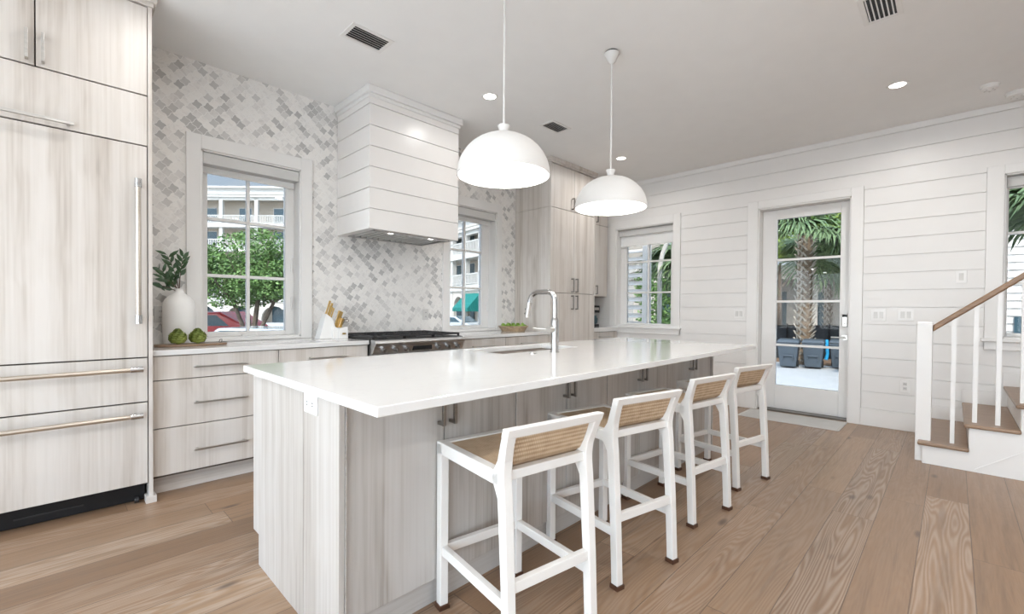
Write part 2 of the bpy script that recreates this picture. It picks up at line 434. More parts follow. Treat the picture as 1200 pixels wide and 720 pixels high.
# shiplap boards of the back wall, butting against the casings
b = MB(); G = .006
zz = [.18] + [.179+.1753*k for k in range(1, 17)] + [2.984]
zz = sorted(set(zz)); 
for k in range(len(zz)-1):
    z0, z1 = zz[k]+G/2, zz[k+1]-G/2
    zm = (z0+z1)/2
    blocks = []
    for (a, c, lo, hi) in ((.684, 1.805, 0, 2.50), (2.645, 3.74, .845, 2.50), (-1.30, -.20, .845, 2.50)):
        if lo < zm < hi: blocks.append((a, c))
    cur = YR
    for a, c in sorted(blocks)+[(YK, YK)]:
        if a-cur > .02: b.box(XB, XB+.014, cur+.001, a-.001, z0, z1)
        cur = c
b.build('wall_back', 'wall', kind='structure', bevel=.0012, seg=1)
MB().box(XB-.012, XB+.014, YR, YK, 2.988, ZC).build('trim_1', 'trim', kind='structure', bevel=.002)
for (a, c, nm) in ((YR, .684, 'baseboard_back'), (1.805, 3.45, 'baseboard_back')):
    MB().box(XB-.016, XB+.012, a, c, 0, .178).build(nm, 'trim', kind='structure', bevel=.003)
MB().box(XF, XB, YR, YR+.015, 0, .14).build('baseboard_right', 'trim', kind='structure', bevel=.003)
MB().box(XF, -.62, YK-.015, YK+.02, 0, .14).build('baseboard_left', 'trim', kind='structure', bevel=.003)

# windows -------------------------------------------------------------------------------
def window(n, axis, P, hole, glass, rows, cas, sill=False, crank=True):
    """axis: 'y' kitchen wall, 'x' back wall. P wall plane. outward = +axis. glass rect at P+rec."""
    rec = .15
    root = thing('window_%d' % n, '', '', kind='structure')
    def bx(mb, a0, a1, d0, d1, z0, z1):
        if axis == 'y': mb.box(a0, a1, P+d0, P+d1, z0, z1)
        else: mb.box(P+d0, P+d1, a0, a1, z0, z1)
    a0, a1, z0, z1 = hole; g0, g1, gz0, gz1 = glass; cw, ctop, cbot = cas
    m = MB()
    for (p, q) in ((cw[0], a0), (a1, cw[1])): bx(m, p, q, -.020, .0125, cbot, ctop)
    bx(m, a0, a1, -.020, .0125, z1, ctop)
    m.build('casing', 'trim', root, bevel=.003)
    m = MB()   # jamb liner
    bx(m, a0-.001, a0+.012, -.004, .21, z0, z1); bx(m, a1-.012, a1+.001, -.004, .21, z0, z1)
    bx(m, a0, a1, -.004, .21, z1-.012, z1+.001); bx(m, a0, a1, -.004, .21, z0-.001, z0+.012)
    m.build('jamb', 'trim', root)
    m = MB()
    e0, e1 = a0+.012, a1-.012
    bx(m, e0, g0, rec-.03, rec+.03, z0+.012, z1-.012); bx(m, g1, e1, rec-.03, rec+.03, z0+.012, z1-.012)
    bx(m, g0, g1, rec-.03, rec+.03, z0+.012, gz0); bx(m, g0, g1, rec-.03, rec+.03, gz1, z1-.012)
    m.build('sash', 'trim', root, bevel=.004)
    m = MB()
    gm = (g0+g1)/2; w = .012
    bx(m, gm-w, gm+w, rec-.018, rec+.022, gz0, gz1)
    for k in range(1, rows):
        z = gz0+(gz1-gz0)*k/rows; bx(m, g0, gm-w, rec-.018, rec+.022, z-w, z+w); bx(m, gm+w, g1, rec-.018, rec+.022, z-w, z+w)
    m.build('muntin', 'trim', root, bevel=.003)
    m = MB(); bx(m, g0-.005, g1+.005, rec, rec+.006, gz0-.005, gz1+.005); m.build('glass', 'glass', root)
    if sill:
        m = MB(); bx(m, cw[0]-.02, cw[1]+.02, -.045, rec-.03, z0-.032, z0); m.build('sill', 'trim', root, bevel=.005)
        m = MB(); bx(m, cw[0], cw[1], -.022, .0125, cbot, z0-.033); m.build('apron', 'trim', root, bevel=.003)
    else:
        m = MB(); bx(m, a0, a1, -.022, rec-.03, z0-.018, z0); m.build('sill', 'trim', root, bevel=.003)
    if crank:
        m = MB(); bx(m, gm-.06, gm+.06, rec-.065, rec-.03, z0+.003, z0+.028)
        m.build('crank', 'plate', root, bevel=.008)
        m = MB(); q = a1-.035
        for zq in (1.16, 1.50): bx(m, q-.008, q+.006, rec-.045, rec-.03, zq, zq+.12)
        m.build('latch', 'plate', root, bevel=.004)
    ld = bpy.data.lights.new('portal', 'AREA'); ld.shape = 'RECTANGLE'; ld.size = a1-a0; ld.size_y = z1-z0; ld.cycles.is_portal = True
    lo = bpy.data.objects.new('portal', ld); COL.objects.link(lo)
    if axis == 'y': lo.location = ((a0+a1)/2, P+.19, (z0+z1)/2); lo.rotation_euler = (-PI/2, 0, 0)
    else: lo.location = (P+.19, (a0+a1)/2, (z0+z1)/2); lo.rotation_euler = (PI/2, 0, PI/2)
    return root
window(1, 'y', YK, W1, (.862, 1.448, .985, 2.345), 3, ((.70, 1.625), 2.495, .916))
window(2, 'y', YK, W2, (3.232, 3.77, .985, 2.345), 3, ((3.07, 3.985), 2.495, .916))
window(3, 'x', XB, W3, (2.835, 3.53, .99, 2.345), 3, ((2.645, 3.74), 2.50, .85), sill=True, crank=False)
window(4, 'x', XB, W4, (-1.11, -.345, 1.0, 2.36), 3, ((-1.30, -.20), 2.50, .85), sill=True, crank=False)
# big glazed openings added behind the camera for daylight: frames and glass
def added_window(n, axis, P, sgn, hole):
    a0, a1, z0, z1 = hole; root = thing('window_%d' % n, '', '', kind='structure')
    def bx(mb, p, q, d0, d1, u, v):
        if axis == 'y': mb.box(p, q, P+sgn*d0, P+sgn*d1, u, v)
        else: mb.box(P+sgn*d0, P+sgn*d1, p, q, u, v)
    m = MB(); k = max(2, round((a1-a0)/1.0))
    for i in range(k+1):
        a = a0+(a1-a0)*i/k; bx(m, max(a0, a-.035), min(a1, a+.035), .05, .12, z0, z1)
    bx(m, a0, a1, .05, .12, z0, z0+.09); bx(m, a0, a1, .05, .12, z1-.09, z1); m.build('frame', 'trim', root)
    m = MB(); bx(m, a0-.1, a0, -.02, 0, z0-.05, z1+.1); bx(m, a1, a1+.1, -.02, 0, z0-.05, z1+.1); bx(m, a0, a1, -.02, 0, z1, z1+.1); m.build('casing', 'trim', root)
    m = MB(); bx(m, a0, a1, .08, .086, z0, z1); m.build('glass', 'glassc', root)
    ld = bpy.data.lights.new('portal', 'AREA'); ld.shape = 'RECTANGLE'; ld.size = a1-a0; ld.size_y = z1-z0; ld.cycles.is_portal = True
    lo = bpy.data.objects.new('portal', ld); COL.objects.link(lo)
    if axis == 'y': lo.location = ((a0+a1)/2, P+sgn*.15, (z0+z1)/2); lo.rotation_euler = (PI/2, 0, 0) if sgn < 0 else (-PI/2, 0, 0)
    else:
        lo.location = (P+sgn*.15, (a0+a1)/2, (z0+z1)/2); lo.rotation_euler = (PI/2, 0, -PI/2 if sgn < 0 else PI/2)
    return root
for i, h in enumerate(RW): added_window(5+i, 'y', YR, -1, h)
for i, h in enumerate(FW): added_window(6+i, 'x', XF, -1, h)

# roller blinds
def blind(axis, P, a0, a1, z1, cass_h, fab_z, label):
    t = thing('roller_blind', label, 'blind', ((a0+a1)/2, P, z1-.2) if axis == 'y' else (P, (a0+a1)/2, z1-.2))
    def bx(mb, p, q, d0, d1, u, v):
        if axis == 'y': mb.box(p, q, P+d0, P+d1, u, v)
        else: mb.box(P+d0, P+d1, p, q, u, v)
    m = MB(); bx(m, a0, a1, .0 if axis == 'y' else .05, .10, z1-cass_h, z1); m.build('cassette', 'cass', t, bevel=.003)
    m = MB(); bx(m, a0+.006, a1-.006, .092, .095, fab_z+.02, z1-cass_h); m.build('fabric', 'blind', t)
    m = MB(); bx(m, a0+.006, a1-.006, .086, .101, fab_z, fab_z+.02); m.build('hem_bar', 'trim', t, bevel=.002)
blind('y', YK, W1[0]+.016, W1[1]-.016, 2.372, .085, 2.235, 'white roller blind rolled up over the window beside the tall refrigerator')
blind('y', YK, W2[0]+.016, W2[1]-.016, 2.372, .085, 2.235, 'white roller blind rolled up over the window right of the range hood')
blind('x', XB, W3[0]+.016, W3[1]-.016, 2.372, .085, 2.13, 'white roller blind lowered furthest, over the window left of the glazed door')
blind('x', XB, W4[0]+.016, W4[1]-.016, 2.402, .09, 2.30, 'white roller blind over the window above the staircase')

# door ------------------------------------------------------------------------------------
dr = thing('door_1', '', '', kind='structure')
m = MB(); m.box(XB-.02, XB+.013, .684, .79, 0, 2.50).box(XB-.02, XB+.013, 1.69, 1.805, 0, 2.50).box(XB-.02, XB+.013, .79, 1.69, 2.41, 2.50)
m.build('casing', 'trim', dr, bevel=.003)
m = MB(); m.box(XB-.004, XB+.24, .785, .802, 0, 2.41).box(XB-.004, XB+.24, 1.678, 1.695, 0, 2.41).box(XB-.004, XB+.24, .79, 1.69, 2.395, 2.415)
m.build('jamb', 'trim', dr)
XD = XB+.125
m = MB(); m.box(XD, XD+.045, .804, .897, .02, 2.392).box(XD, XD+.045, 1.52, 1.676, .02, 2.392)
m.box(XD, XD+.045, .897, 1.52, .02, .302).box(XD, XD+.045, .897, 1.52, 2.28, 2.392)
m.build('door_leaf', 'trim', dr, bevel=.004)
m = MB()
for z in (.782, 1.30, 1.793): m.box(XD+.004, XD+.04, .897, 1.52, z-.013, z+.013)
m.build('muntin', 'trim', dr, bevel=.002)
m = MB().box(XD+.018, XD+.024, .89, 1.53, .295, 2.285); m.build('glass', 'glass', dr)
m = MB().box(XB+.02, XB+.24, .80, 1.68, 0, .018); m.build('threshold', 'darkm', dr)
m = MB().box(XD-.028, XD, .822, .872, 1.02, 1.155); lk = m.build('smart_lock', 'nickel', dr, bevel=.006)
MB().box(XD-.031, XD-.028, .826, .868, 1.125, 1.152).build('keypad', 'black', lk)
MB().cyl((XD-.034, .847, 1.055), (XD-.028, .847, 1.055), .012).build('thumb_turn', 'darkm', lk)
m = MB().box(XD-.01, XD, .822, .872, .872, .93); m.cyl((XD-.045, .847, .90), (XD-.01, .847, .90), .011); m.cyl((XD-.045, .84, .90), (XD-.045, .965, .90), .0085)
m.build('door_handle', 'nickel', dr, bevel=.001)

# ------------------------------------------------------------ recessed lights, vents, detectors
def downlight(x, y, label, k=1.0):
    t = thing('recessed_light', label, 'ceiling light', (x, y, ZC), group='recessed downlights in the ceiling')
    MB().lathe([(.052, -.001), (.054, -.004), (.072, -.004), (.075, -.0005), (.075, 0)], (x, y, ZC), 32).build('trim_ring', 'trim', t)
    MB().cyl((x, y, ZC-.003), (x, y, ZC+.0), .052, n=32).build('lens', 'lens', t)
    ld = bpy.data.lights.new('downlight', 'AREA'); ld.shape = 'DISK'; ld.size = .11; ld.energy = CAN_W*k; ld.color = (1, .985, .965); ld.spread = 2.9
    lo = bpy.data.objects.new('downlight', ld); COL.objects.link(lo); lo.location = (x, y, ZC-.012); lo.parent = t; lo.location = (0, 0, -.012)
    return t
downlight(2.685, 2.923, 'round recessed ceiling light between the range hood and the nearer pendant rod', .3)
downlight(4.887, 2.935, 'round recessed ceiling light just right of the far pendant rod, near the shiplap wall', .7)
downlight(.48, 2.93, 'added round recessed ceiling light above the refrigerator aisle, outside the picture', .35)  # unseen lamp added to lift the light along the kitchen wall
downlight(4.853, .353, 'round recessed ceiling light in the right half of the ceiling above the stair side')
hid = 'added round recessed ceiling light outside the picture'
for x, y in ((2.685, .35), (.48, .35), (-1.72, 2.93), (-1.72, .35), (-1.72, -2.2), (.48, -2.2), (2.685, -2.2)):  # more unseen lamps, added to fill the room with light
    downlight(x, y, hid)

def vent(x0, x1, y0, y1, label):
    t = thing('ceiling_vent', label, 'air vent', ((x0+x1)/2, (y0+y1)/2, ZC), group='slatted air vents in the ceiling')
    f = .028
    m = MB(); m.box(x0-f, x1+f, y0-f, y0, ZC-.006, ZC).box(x0-f, x1+f, y1, y1+f, ZC-.006, ZC).box(x0-f, x0, y0, y1, ZC-.006, ZC).box(x1, x1+f, y0, y1, ZC-.006, ZC)
    m.build('frame', 'trim', t, bevel=.002)
    MB().box(x0, x1, y0, y1, ZC-.002, ZC).build('duct_opening', 'black', t)
    m = MB(); n = 6
    for k in range(n):
        y = y0+(y1-y0)*(k+.5)/n
        m.hexa([(x0, y-.001, ZC-.008), (x1, y-.001, ZC-.008), (x1, y+.0035, ZC-.007), (x0, y+.0035, ZC-.007),
                (x0, y+.003, ZC-.003), (x1, y+.003, ZC-.003), (x1, y+.0075, ZC-.003), (x0, y+.0075, ZC-.003)])
    m.build('louvre_blades', 'trim', t)
vent(1.402, 1.65, 2.835, 2.985, 'slatted ceiling vent left of the range hood, nearest the tall refrigerator')
vent(3.47, 3.712, 2.855, 2.993, 'small slatted ceiling vent between the two pendant lights')
vent(3.40, 3.678, .275, .412, 'slatted ceiling vent at the top edge of the photo, right of the far pendant')
def detector(x, y, r, lab, nm):
    t = thing(nm, lab, 'detector', (x, y, ZC))
    MB().lathe([(r, 0), (r, -.010), (r*.97, -.013), (0, -.013)], (x, y, ZC), 32).build('base_ring', 'plate', t)
    MB().lathe([(r*.86, -.013), (r*.84, -.030), (r*.55, -.040), (0, -.042)], (x, y, ZC), 32).build('dome', 'plate', t)
    for k in range(5):
        m = MB(); m.cyl((x+r*.5*math.cos(k*1.25), y+r*.5*math.sin(k*1.25), ZC-.044), (x+r*.5*math.cos(k*1.25), y+r*.5*math.sin(k*1.25), ZC-.030), .006, n=8)
        m.build('sensor_slot', 'plates', t)
detector(5.375, -.186, .06, 'small round white smoke detector, the left one on the ceiling by the shiplap wall', 'smoke_detector')
detector(5.70, -.36, .075, 'larger round white sounder at the right picture edge near the shiplap wall', 'alarm_sounder')

# ------------------------------------------------------------ cabinet helpers
def panel(m, x0, x1, yf, z0, z1, th=.02, gap=.003):
    return m.box(x0+gap, x1-gap, yf, yf+th, z0+gap, z1-gap)
def bar_handle(name, parent, x0, x1, z, yf, mat='nickel', s=.0055, off=.032):
    m = MB(); m.box(x0, x1, yf-off-s*2, yf-off, z-s, z+s)
    for x in (x0+.02, x1-.02): m.box(x-s, x+s, yf-off, yf, z-s, z+s)
    return m.build(name, mat, parent, bevel=.001)
def vbar(name, parent, x, z0, z1, yf, mat='darkm', s=.0055, off=.03):
    m = MB(); m.box(x-s, x+s, yf-off-s*2, yf-off, z0, z1)
    for z in (z0+.008, z1-.008): m.box(x-s, x+s, yf-off, yf, z-s, z+s)
    return m.build(name, mat, parent, bevel=.001)

# fridge -------------------------------------------------------------------------------------
F = 3.46
fr = thing('refrigerator', 'tall panel-ready refrigerator with grained pale panels at the left edge', 'refrigerator', (-.06, 3.75, 0))
fx0, fx1 = -.52, .402
MB().box(fx0+.002, fx1-.002, F+.025, YK-.02, .125, 2.14).build('body', 'carc', fr)
d = panel(MB(), fx0, fx1, F, .880, 2.143).build('door', 'lam', fr, bevel=.0015)
m = MB(); m.cyl((.352, F-.062, 1.10), (.352, F-.062, 1.915), .013); hd = m.build('handle', 'bronze', d)
for z0, z1 in ((1.085, 1.135), (1.88, 1.93)):
    m = MB(); m.cyl((.352, F-.062, z0), (.352, F-.062, z1), .0165); m.cyl((.352, F-.062, (z0+z1)/2), (.352, F, (z0+z1)/2), .010)
    m.build('handle_cap', 'chrome', hd)
for (z0, z1, zh) in ((.613, .878, .815), (.119, .611, .542)):
    d = panel(MB(), fx0, fx1, F, z0, z1).build('drawer', 'lam', fr, bevel=.0015)
    m = MB(); m.cyl((-.46, F-.062, zh), (.365, F-.062, zh), .013); hd = m.build('handle', 'bronze', d)
    for x0, x1 in ((.315, .372), (-.49, -.433)):
        m = MB(); m.cyl((x0, F-.062, zh), (x1, F-.062, zh), .0165); m.cyl(((x0+x1)/2, F-.062, zh), ((x0+x1)/2, F, zh), .010)
        m.build('handle_cap', 'chrome', hd)
m = MB(); m.box(fx0+.01, fx1-.01, F+.075, F+.085, .005, .115); g_ = m.build('toe_grille', 'black', fr)
MB().box(-.15, .12, F+.070, F+.0755, .045, .052).build('toe_trim', 'blackp', g_)
MB().cyl((.34, F+.045, .018), (.36, F+.045, .018), .018, n=16).build('leveling_wheel', 'blackp', g_)
tc_ = thing('tall_cabinet', 'pale grained tall cabinet surround above and beside the refrigerator', 'cabinet', (-.06, 3.9, 0))
m = MB(); m.box(.404, .424, F-.002, YK-.003, .0, 2.985).box(-.545, -.522, F-.002, YK-.003, 0, 2.985); m.build('side_panel', 'lam', tc_, bevel=.001)
MB().box(.388, .440, F-.02, F+.06, 0, .04).build('foot_block', 'lam', tc_, bevel=.002)
MB().box(-.52, .402, F+.03, YK-.02, 2.15, 2.98).build('carcass', 'carc', tc_)
d = panel(MB(), -.522, .404, F, 2.145, 2.443).build('lift_up_door', 'lam', tc_, bevel=.0015)
bar_handle('handle', d, -.42, .085, 2.172, F, 'nickel', .008, .036)
for (x0, x1, xh) in ((-.522, -.059, -.090), (-.059, .404, -.030)):
    d = panel(MB(), x0, x1, F, 2.445, 2.972).build('door', 'lam', tc_, bevel=.0015)
    vbar('handle', d, xh, 2.465, 2.615, F, 'nickel', .006, .034)
m = MB(); m.box(-.56, .432, F-.012, YK-.003, 2.975, 3.0).box(-.575, .447, F-.028, YK-.003, 3.0, ZC-.001); m.build('crown_moulding', 'lam', tc_, bevel=.003)

# base cabinets on the kitchen wall -------------------------------------------------------------
YF = 3.508
def base_cab(name, label, x0, x1, rows, handle, cat='cabinet', yf=YF, yb=YK-.003, z1=.88, toe=True):
    t = thing(name, label, cat, ((x0+x1)/2, (yf+yb)/2, 0))
    MB().box(x0+.001, x1-.001, yf+.022, yb, .115, z1).build('carcass', 'carc', t)
    for k, (za, zb) in enumerate(rows):
        d = panel(MB(), x0, x1, yf, za, zb).build('drawer', 'lam', t, bevel=.0015)
        xh0, xh1, dz = handle; bar_handle('handle', d, xh0, xh1, (zb-dz) if not callable(dz) else dz(k), yf)
    if toe: MB().box(x0, x1, yf+.085, yf+.10, 0, .115).build('toe_kick', 'lamh', t)
    return t
hz = {0: .80, 1: .569, 2: .264}
base_cab('drawer_unit', 'three-drawer pale grained unit right beside the refrigerator', .426, 1.152,
         [(.725, .879), (.425, .725), (.128, .425)], (.635, .945, lambda k: hz[k]))
base_cab('drawer_unit', 'pale grained drawer unit between the three-drawer unit and the gas range', 1.152, 1.853,
         [(.725, .879), (.425, .725), (.128, .425)], (1.355, 1.655, lambda k: hz[k]))
base_cab('drawer_unit', 'pale grained drawer unit directly right of the gas range', 2.822, 3.482,
         [(.725, .879), (.425, .725), (.128, .425)], (2.985, 3.30, lambda k: hz[k]))
base_cab('drawer_unit', 'pale grained drawer unit directly left of the tall pantry', 3.482, 4.238,
         [(.725, .879), (.425, .725), (.128, .425)], (3.705, 4.015, lambda k: hz[k]))
base_cab('drawer_unit', 'low drawer unit in the far corner between pantry and shiplap wall', 5.195, XB-.02,
         [(.725, .869), (.425, .725), (.128, .425)], (5.42, 5.72, lambda k: hz[k]), yf=3.60, z1=.871)
def top(label, x0, x1, y0, y1=YK-.003, z0=.881, z1=.915):
    o = MB().box(x0, x1, y0, y1, z0, z1).build('countertop', 'quartz', bevel=.003); tag(o, label, 'countertop'); return o
top('white quartz countertop left of the range, under the first window', .427, 1.855, 3.49)
top('white quartz countertop between range and tall pantry', 2.82, 4.24, 3.49)
top('white quartz countertop in the far corner below the coffee maker', 5.193, XB-.022, 3.58, z0=.872, z1=.93)

# pantry --------------------------------------------------------------------------------------
pn = thing('pantry_cabinet', 'tall pale grained pantry cabinet standing right of the second window', 'cabinet', (4.71, 3.8, 0))
YP = 3.512
MB().box(4.265, 5.17, YP+.022, YK-.003, .115, 2.975).build('carcass', 'carc', pn)
m = MB(); m.box(4.243, 4.263, YP-.001, YK-.003, 0, 2.441).box(4.243, 4.263, YP-.001, YK-.003, 2.444, 2.978); m.box(5.172, 5.192, YP-.001, YK-.003, 0, 2.978)
m.build('side_panel', 'lam', pn, bevel=.001)
for (z0, z1, h) in ((.12, 1.392, (1.185, 1.368)), (1.392, 2.441, (1.405, 1.585)), (2.441, 2.975, (2.463, 2.61))):
    for (x0, x1, xh) in ((4.262, 4.717, 4.672), (4.717, 5.172, 4.762)):
        d = panel(MB(), x0, x1, YP, z0, z1).build('door', 'lam', pn, bevel=.0015)
        vbar('handle', d, xh, h[0], h[1], YP, 'darkm', .007)
MB().box(4.262, 5.172, YP+.08, YP+.09, 0, .115).build('toe_kick', 'lamh', pn)
m = MB(); m.box(4.232, 5.203, YP-.012, YK-.003, 2.98, 3.0).box(4.218, 5.217, YP-.026, YK-.003, 3.0, ZC-.001); m.build('crown_moulding', 'lam', pn, bevel=.003)

uc = thing('wall_cabinet', 'pale grained wall cabinet hanging in the far corner beside the pantry', 'cabinet', (5.55, 3.95, 1.385))
MB().box(5.218, XB-.025, 3.80, YK-.003, 1.385, 3.0).build('carcass', 'lam', uc)
for (z0, z1) in ((1.385, 2.441), (2.441, 3.0)):
    for (x0, x1, xh) in ((5.218, 5.57, 5.525), (5.57, XB-.025, 5.615)):
        d = panel(MB(), x0, x1, 3.778, z0, z1).build('door', 'lam', uc, bevel=.0015)
        vbar('handle', d, xh if z0 > 2 else 5.30 if x0 < 5.3 else xh, z0+.03, z0+.16, 3.778, 'darkm')

# hood -----------------------------------------------------------------------------------------
hd = thing('range_hood', 'white shiplap-clad range hood on the tiled wall above the gas range', 'range hood', (2.33, 3.8, 1.857))
hx0, hx1, hy0, hz0, hz1 = 1.858, 2.802, 3.498, 1.857, ZC-.002
m = MB(); T = .02
gz = [1.857, 2.025, 2.201, 2.377, 2.550, 2.723, 2.900, 2.99]
for a, c in zip(gz, gz[1:]):
    z0, z1 = a+(.003 if a > 1.9 else 0), c-.003
    m.box(hx0, hx1, hy0, hy0+T, z0, z1); m.box(hx0, hx0+T, hy0+T, YK-.004, z0, z1); m.box(hx1-T, hx1, hy0+T, YK-.004, z0, z1)
m.build('shiplap_cladding', 'hoodp', hd, bevel=.001, seg=1)
m = MB(); m.box(hx0+.014, hx1-.014, hy0+.014, YK-.004, 2.0, 3.04)
m.build('backing', 'trim', hd)
m = MB(); m.box(hx0-.012, hx1+.012, hy0-.012, YK-.004, 2.955, 2.985).box(hx0-.03, hx1+.03, hy0-.03, YK-.004, 2.985, hz1); m.build('crown_moulding', 'trim', hd, bevel=.005)
ix0, ix1, iy0, iy1 = 1.93, 2.74, 3.56, 4.04
m = MB(); m.box(hx0+T, hx1-T, hy0+T, iy0, 1.858, 1.87).box(hx0+T, hx1-T, iy1, YK-.004, 1.858, 1.87).box(hx0+T, ix0, iy0, iy1, 1.858, 1.87).box(ix1, hx1-T, iy0, iy1, 1.858, 1.87)
m.build('bottom_board', 'hoodp', hd)
m = MB(); m.box(ix0, ix1, iy0, iy0+.012, 1.850, 1.92).box(ix0, ix1, iy1-.012, iy1, 1.850, 1.92).box(ix0, ix0+.012, iy0, iy1, 1.850, 1.92).box(ix1-.012, ix1, iy0, iy1, 1.850, 1.92).box(ix0, ix1, iy0, iy1, 1.965, 1.972)
m.box(ix0+.012, ix1-.012, iy0+.012, iy0+.09, 1.856, 1.862)
lin = m.build('liner', 'steel', hd)
m = MB(); n = 12
for k in range(n):
    x = ix0+.03+(ix1-ix0-.06)*(k+.5)/n
    m.prism([(x-.012, 1.866), (x-.012, 1.862), (x-.008, 1.853), (x+.004, 1.853), (x+.008, 1.862), (x+.008, 1.866)], 'y', iy0+.08, iy1-.03)
m.build('baffle_filters', 'filt', lin)
m = MB().box(ix0+.012, ix1-.012, iy0+.07, iy1-.012, 1.868, 1.872); m.build('filter_shadow_box', 'black', lin)
for x in (2.12, 2.55):
    q = MB().cyl((x, iy0+.042, 1.852), (x, iy0+.042, 1.857), .022, n=20).build('hood_lamp', 'lens', lin)

# range ------------------------------------------------------------------------------------------
rg = thing('gas_range', 'stainless steel gas range with black grates below the range hood', 'range', (2.335, 3.76, 0))
rx0, rx1, ry0 = 1.862, 2.816, 3.42
MB().box(rx0, rx1, ry0+.05, YK-.005, .03, .895).build('body', 'steel', rg, bevel=.002)
m = MB(); m.prism([(ry0+.06, .80), (ry0+.02, .805), (ry0-.005, .86), (ry0-.022, .872), (ry0-.028, .892), (ry0-.018, .912), (ry0, .918), (ry0+.06, .918)], 'x', rx0, rx1)
m.build('control_panel', 'steel', rg, bevel=.002)
for k in range(8):
    m = MB()
    x = rx0+.085+k*(rx1-rx0-.17)/7 
    if k in (3, 4): continue
    m.cyl((x, ry0+.01, .835), (x, ry0-.028, .828), .021, .018, n=20)
    m.box(x-.003, x+.003, ry0-.034, ry0-.026, .815, .843)
    m.build('burner_knob', 'chrome', rg)
MB().box(2.24, 2.44, ry0-.002, ry0+.02, .815, .853).build('display', 'black', rg)
m = MB(); m.box(rx0+.01, rx1-.01, ry0+.03, ry0+.05, .16, .79); od = m.build('oven_door', 'steel', rg, bevel=.004)
MB().box(rx0+.15, rx1-.15, ry0+.027, ry0+.031, .28, .60).build('oven_window', 'black', od)
m = MB().cyl((rx0+.06, ry0-.02, .74), (rx1-.06, ry0-.02, .74), .013)
for x in (rx0+.1, rx1-.1): m.cyl((x, ry0-.02, .74), (x, ry0+.03, .74), .009)
m.build('oven_handle', 'chrome', od)
MB().box(rx0+.01, rx1-.01, ry0+.02, YK-.02, .905, .922).build('cooktop', 'black', rg, bevel=.003)
MB().box(rx0, rx1, YK-.03, YK-.005, .90, .945).build('back_guard', 'steel', rg, bevel=.002)
for g in range(3):
    a = rx0+.02+g*.305; c = a+.30; m = MB(); zb, zt = .938, .952
    for x in (a, (a+c)/2, c): m.box(x-.006, x+.006, ry0+.05, YK-.05, zb, zt)
    for y in (ry0+.05, ry0+.16, 3.76, ry0+.44, YK-.06): m.box(a-.006, c+.006, y-.006, y+.006, zb, zt)
    for y in (ry0+.16, ry0+.44):
        for q in range(8):
            an = q*PI/4; x = (a+c)/2
            m.box(x+.05*math.cos(an)-.005, x+.05*math.cos(an)+.005, y+.05*math.sin(an)-.005, y+.05*math.sin(an)+.005, zb, zt+.006)
    for x in (a, c):
        for y in (ry0+.055, YK-.065): m.box(x-.008, x+.008, y-.008, y+.008, .922, zb)
    m.build('grate', 'iron', rg)
    m = MB()
    for y in (ry0+.16, ry0+.44): m.cyl(((a+c)/2, y, .922), ((a+c)/2, y, .936), .04, .034, n=24)
    m.build('burner', 'blackp', rg)

# ------------------------------------------------------------ island
isl = thing('kitchen_island', 'long pale grained kitchen island with doors facing the four stools', 'island', (2.28, 1.9, 0))
IX0, IX1, IY0, IY1 = .66, 3.905, 1.46, 2.345
MB().box(IX0+.02, IX1-.02, IY0+.022, 2.30, .10, .884).build('carcass', 'carc', isl)
m = MB(); m.box(IX0, IX0+.02, 1.7445, 2.270, 0, .884).box(IX0, IX0+.02, 2.2695, IY1, .140, .884); m.build('end_panel', 'lami', isl, bevel=.001)
m = MB(); m.box(IX0, IX0+.02, 1.4425, 1.7415, 0, .884); m.build('end_panel', 'lami', isl, bevel=.001)
m = MB(); m.box(IX1-.02, IX1, 1.44, IY1, 0, .884); m.build('end_panel', 'lami', isl, bevel=.001)
m = MB(); m.box(IX0+.022, IX0+.026, 1.44, 1.47, 0, .884); m.build('edge_strip', 'lamih', isl)
pe = [.688, 1.520, 2.300, 3.085, 3.883]
for a, c in zip(pe, pe[1:]):
    mid = (a+c)/2
    for (x0, x1, xh) in ((a, mid, mid-.028), (mid, c, mid+.028)):
        d = panel(MB(), x0, x1, IY0, .105, .882).build('door', 'lami', isl, bevel=.0015)
        vbar('handle', d, xh, .724, .868, IY0, 'darkm', .0065, .030)
MB().box(IX0+.02, IX1-.02, IY0+.025, IY0+.04, 0, .10).build('toe_kick', 'lamih', isl)
MB().box(IX0+.02, IX1-.02, 2.255, 2.270, 0, .13).build('toe_kick', 'lamih', isl)
for a, c in zip(pe, pe[1:]):
    d = MB().box(a+.003, c-.003, 2.322, IY1-.003, .143, .882).build('door', 'lami', isl, bevel=.0015)
    m = MB(); m.box((a+c)/2-.15, (a+c)/2+.15, IY1+.027, IY1+.038, .80, .811)
    for x in ((a+c)/2-.13, (a+c)/2+.13): m.box(x-.005, x+.005, IY1-.003, IY1+.03, .80, .811)
    m.build('handle', 'nickel', d)
SK = (1.90, 2.66, 1.94, 2.29)
m = MB(); tz0, tz1 = .885, .915; TX0, TX1, TY0, TY1 = .62, 3.92, 1.121, 2.356
